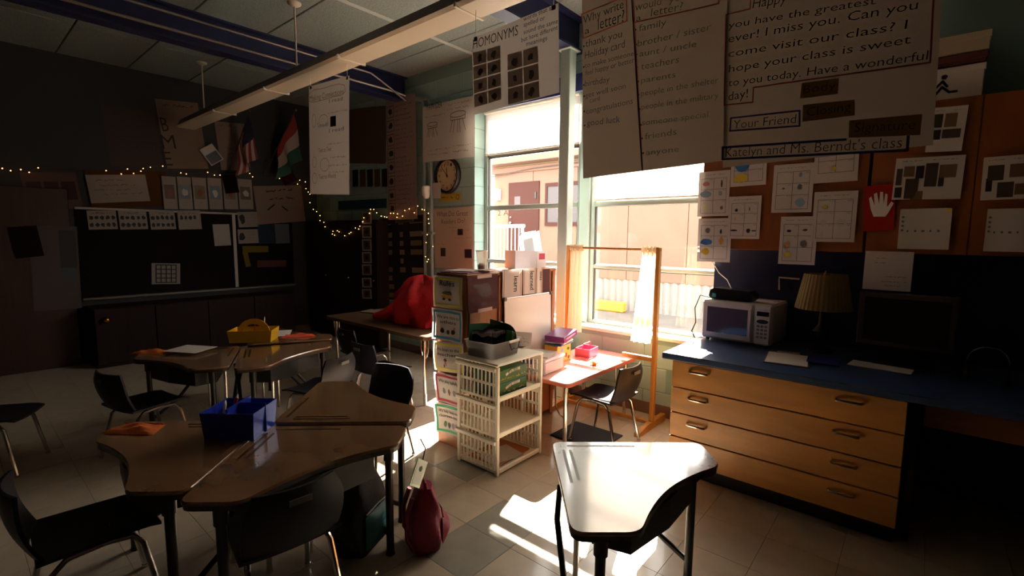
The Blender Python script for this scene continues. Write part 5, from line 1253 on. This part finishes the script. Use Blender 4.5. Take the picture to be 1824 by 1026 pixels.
bsheet('blank_paper', 'blank white paper taped to the chalkboard beside the divider', 'paper', [(380, 400), (410, 399), (410, 437), (381, 438)], .024, paper('bright_white', '#a29a93', .1))
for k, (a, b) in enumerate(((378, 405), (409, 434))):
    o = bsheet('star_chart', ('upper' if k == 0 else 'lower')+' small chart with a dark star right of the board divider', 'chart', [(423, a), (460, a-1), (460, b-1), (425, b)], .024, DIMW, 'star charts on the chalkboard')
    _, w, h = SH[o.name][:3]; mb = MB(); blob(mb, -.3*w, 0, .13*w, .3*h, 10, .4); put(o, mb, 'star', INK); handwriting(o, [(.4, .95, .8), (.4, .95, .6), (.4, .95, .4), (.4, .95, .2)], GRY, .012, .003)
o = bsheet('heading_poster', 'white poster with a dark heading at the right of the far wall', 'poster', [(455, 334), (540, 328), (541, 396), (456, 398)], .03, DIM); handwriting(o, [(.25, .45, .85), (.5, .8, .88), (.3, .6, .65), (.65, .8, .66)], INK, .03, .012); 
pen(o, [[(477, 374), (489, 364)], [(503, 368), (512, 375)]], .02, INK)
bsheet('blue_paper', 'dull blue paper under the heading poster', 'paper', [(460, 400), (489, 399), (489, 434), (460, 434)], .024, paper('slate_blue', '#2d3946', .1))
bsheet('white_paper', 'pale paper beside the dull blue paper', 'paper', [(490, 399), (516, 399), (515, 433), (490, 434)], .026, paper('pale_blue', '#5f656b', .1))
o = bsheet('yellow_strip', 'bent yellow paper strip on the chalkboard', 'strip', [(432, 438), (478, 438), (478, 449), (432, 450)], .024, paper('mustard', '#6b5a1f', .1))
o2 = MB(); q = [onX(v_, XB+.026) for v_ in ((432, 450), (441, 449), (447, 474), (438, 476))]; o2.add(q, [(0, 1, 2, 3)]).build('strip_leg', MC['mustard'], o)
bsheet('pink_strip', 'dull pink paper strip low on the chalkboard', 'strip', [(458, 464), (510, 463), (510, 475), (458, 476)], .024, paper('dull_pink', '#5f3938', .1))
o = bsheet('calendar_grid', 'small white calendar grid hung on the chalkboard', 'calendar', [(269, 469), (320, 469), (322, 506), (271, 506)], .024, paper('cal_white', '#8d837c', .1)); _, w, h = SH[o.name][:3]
pen(o, [[(x*w, -.42*h), (x*w, .42*h)] for x in (-.35, -.18, 0, .18, .35)]+[[(-.35*w, y*h), (.35*w, y*h)] for y in (-.42, -.21, 0, .21, .42)], .012, INK, px=False, name='grid_line')
# door at the far left with papers
dd = struct(MB().bbox(XB+.001, XB+.045, .05, .93, 0, 1.95, .005).build('door_1', wood('door_wood', '#3a221a', .15)), 'dark wooden door at the far left of the chalkboard wall', 'door')
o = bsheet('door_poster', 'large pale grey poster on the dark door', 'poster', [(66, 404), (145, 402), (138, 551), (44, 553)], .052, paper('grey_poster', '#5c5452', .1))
patch(o, .6, .95, .5, .95, M('door_pic', '#332c2e', .7), 'picture'); patch(o, .62, .92, .38, .5, M('door_pic2', '#3f4a52', .7), 'caption_block')
bsheet('door_sign', 'dark tilted sign beside the pale door poster', 'sign', [(18, 404), (68, 402), (76, 455), (24, 462)], .056, paper('sign_dark', '#22181a', .1))
lc = thing('low_cabinet', 'low dark cabinet below the chalkboard with a brass knob', 'cabinet', (XB+.25, 1.9, 0))
MB().bbox(XB+.02, XB+.42, 1.0, 3.2, 0, .66, .004).build('carcass', DB, lc)
for k in range(4):
    d = MB().bbox(XB+.421, XB+.44, 1.01+.548*k, 1.55+.548*k, .04, .65, .003).build('door', DB, lc)
kn = onX((190, 570), XB+.47); MB().ball(kn, .035, 14, 10).build('brass_knob', M('brass', '#c98a2c', .25, 1), lc, smooth=True); MB().tube([(XB+.44, kn.y, kn.z), kn], .012, 8).build('knob_stem', MC['brass'], lc)
# flags on staffs and a hanging photo
def flag(label, base, top, cloth, w_, h_, cols):
    b = onX(base, XB+.06); t_ = onX(top, XB+.35); f_ = thing('flag', label, 'flag', b, 0, 'flags on the far wall')
    MB().tube([b, t_], .009, 8).build('staff', M('staff_wood', '#2c1a12', .5), f_); MB().ball(t_, .018).build('finial', M('brass', '#c98a2c', .25, 1), f_)
    mb = MB(); d = (b-t_)
    def fn(u, v):
        p_ = t_+d*(.06+.5*u*w_); return (p_.x+.03*math.sin(6*v+4*u), p_.y+.05*math.sin(9*u+2*v)*v+.06*v*(1-u), p_.z-h_*v*(1-.25*u))
    mb.grid(fn, 13, 12)
    mb.m = []
    for j in range(12):
        for i in range(13): mb.m.append(cols(i/13, j/12))
    mb.build('cloth', cloth, f_, smooth=True)
FR, FW, FB_, FG = M('flag_red', '#8a2a26', .8), M('flag_white', '#a89a94', .8), M('flag_navy', '#1f2038', .8), M('flag_green', '#2c5a48', .8)
flag('red and white striped flag with a navy corner on a slanted staff', (408, 305), (445, 198), [FR, FW, FB_], 1.0, .55, lambda u, v: 2 if (v < .45 and u < .5) else int(u*13) % 2)
flag('red, white and green flag on a slanted staff near the corner', (470, 312), (527, 196), [FR, FW, FG], 1.0, .62, lambda u, v: 0 if v < .3 else (1 if v < .62 else 2))
o = bsheet('photo_card', 'tilted glossy photo hanging in front of the far wall posters', 'photo', [(362, 264), (382, 255), (394, 284), (370, 299)], .05); patch(o, .08, .92, .05, .6, M('photo_dark', '#2e2a24', .4), 'picture')
bsheet('paper_house', 'dark paper house shape between the animal cards and the flag', 'paper', [(396, 308), (421, 306), (424, 343), (400, 345)], .045, paper('maroon_paper', '#200f11', .1))
bsheet('red_paper_shape', 'dark red paper shape on the wall right of the flags', 'paper', [(498, 305), (518, 294), (528, 322), (503, 332)], .03, paper('dark_red_paper', '#460f18', .1))

# ---- string lights
b1 = [(4, 300), (19, 304), (37, 302), (52, 307), (68, 299), (189, 304), (216, 310), (227, 301), (238, 309), (251, 305), (255, 300), (268, 298), (290, 296), (322, 308), (332, 310), (370, 307), (382, 312), (392, 312), (445, 309), (450, 315), (498, 318), (530, 328), (534, 321), (544, 324), (545, 336), (549, 342), (552, 346), (552, 361)]
b2 = [(558, 373), (564, 377), (570, 384), (570, 393), (577, 396), (579, 404), (593, 412), (592, 417), (596, 419), (601, 411), (604, 413), (614, 420), (622, 416), (625, 414), (633, 406), (639, 408), (641, 403), (646, 395), (648, 388), (658, 380), (660, 373), (666, 373), (671, 379), (679, 385), (685, 386), (689, 387), (696, 380), (701, 380), (708, 381), (707, 387), (717, 385), (721, 375), (729, 372), (738, 379), (744, 367), (752, 373), (756, 374), (763, 380), (763, 390), (764, 398), (761, 418), (759, 432), (771, 439), (758, 457), (763, 462), (761, 466)]
BULB = M('warm_bulb', '#ffb060', .4, emit=4.5)
bulb = MB().ball((0, 0, 0), .0055, 6, 4).mesh('bulb', BULB)
def garland(label, pts, fn, c):
    P_ = [fn(p_, c) for p_ in pts]; t = thing('string_lights', label, 'string lights', P_[0], 0, 'string lights')
    MB().tube([p_+V((0, 0, .008)) for p_ in P_], .0025, 5).build('wire', M('lights_wire', '#2c2420', .6), t)
    for p_ in P_: inst('bulb', bulb, t, p_-P_[0])
garland('glowing warm string lights draped along the far wall', b1, onX, XB+.075)
garland('glowing warm string lights swagged from the corner to the wall pipes', b2, lambda p_, c: onY(p_, 3.585 if p_[0] < 680 else 3.69), 0)

# ================================================================== TABLE BY THE RED JACKET
tt = thing('work_table', 'dark work table with chrome legs behind the bookshelf', 'table', (-3.75, 3.05, 0))
MB().prism(roundpoly([(-4.8, 2.58), (-3.16, 2.58), (-3.16, 3.4), (-4.8, 3.4)], .06), .6, .63).build('table_top', M('dark_laminate', '#4a3626', .4), tt)
for (x, y) in ((-3.25, 2.66), (-4.7, 2.66), (-3.25, 3.32), (-4.7, 3.32)):
    lg_ = MB().tube([(x, y, 0), (x, y, .6)], .016, 10).build('leg', CHROME, tt, smooth=True)
    for s_ in (-1, 1): MB().tube([(x+s_*.05, y, .6), (x+s_*.05, y, .5), (x+s_*.03, y, .44), (x, y, .42)], .006, 6).build('leg_brace', CHROME, lg_, smooth=True)
p = onZ((668, 556), .63); flat('paper_pile', 'tan papers lying on the dark work table', 'papers', (p.x, p.y), .28, .2, .3, paper('tan_sheet', '#7c6b57', .1), .631, .012)
cx, cy, cz_ = onY((742, 540), 3.0)
jk = thing('jacket', 'crumpled red jacket heaped on the dark work table', 'jacket', (-3.74, 3.06, .631))
def jf(u, v):
    a = 2*PI*u; r = math.sin(PI*v*.5+.02); f_ = 1+.10*math.sin(5*a+6*v)+.07*math.sin(9*a-8*v)+.05*math.sin(14*a+15*v)
    return (.42*r*f_*math.cos(a), .25*r*f_*math.sin(a), .42*math.cos(PI*v*.5)*(1+.12*math.sin(3*a+2))+.005)
RJ = M('red_fleece', '#b0131c', .85, bump=(40, .3))
L(MB().grid(jf, 48, 22), 'jacket_body', RJ, jk, True)
L(MB().tube([(-.1, -.1, .25), (-.18, -.2, .16), (-.28, -.27, .08), (-.4, -.3, .05)], [.05, .055, .05, .035], 12), 'sleeve', RJ, jk, True)
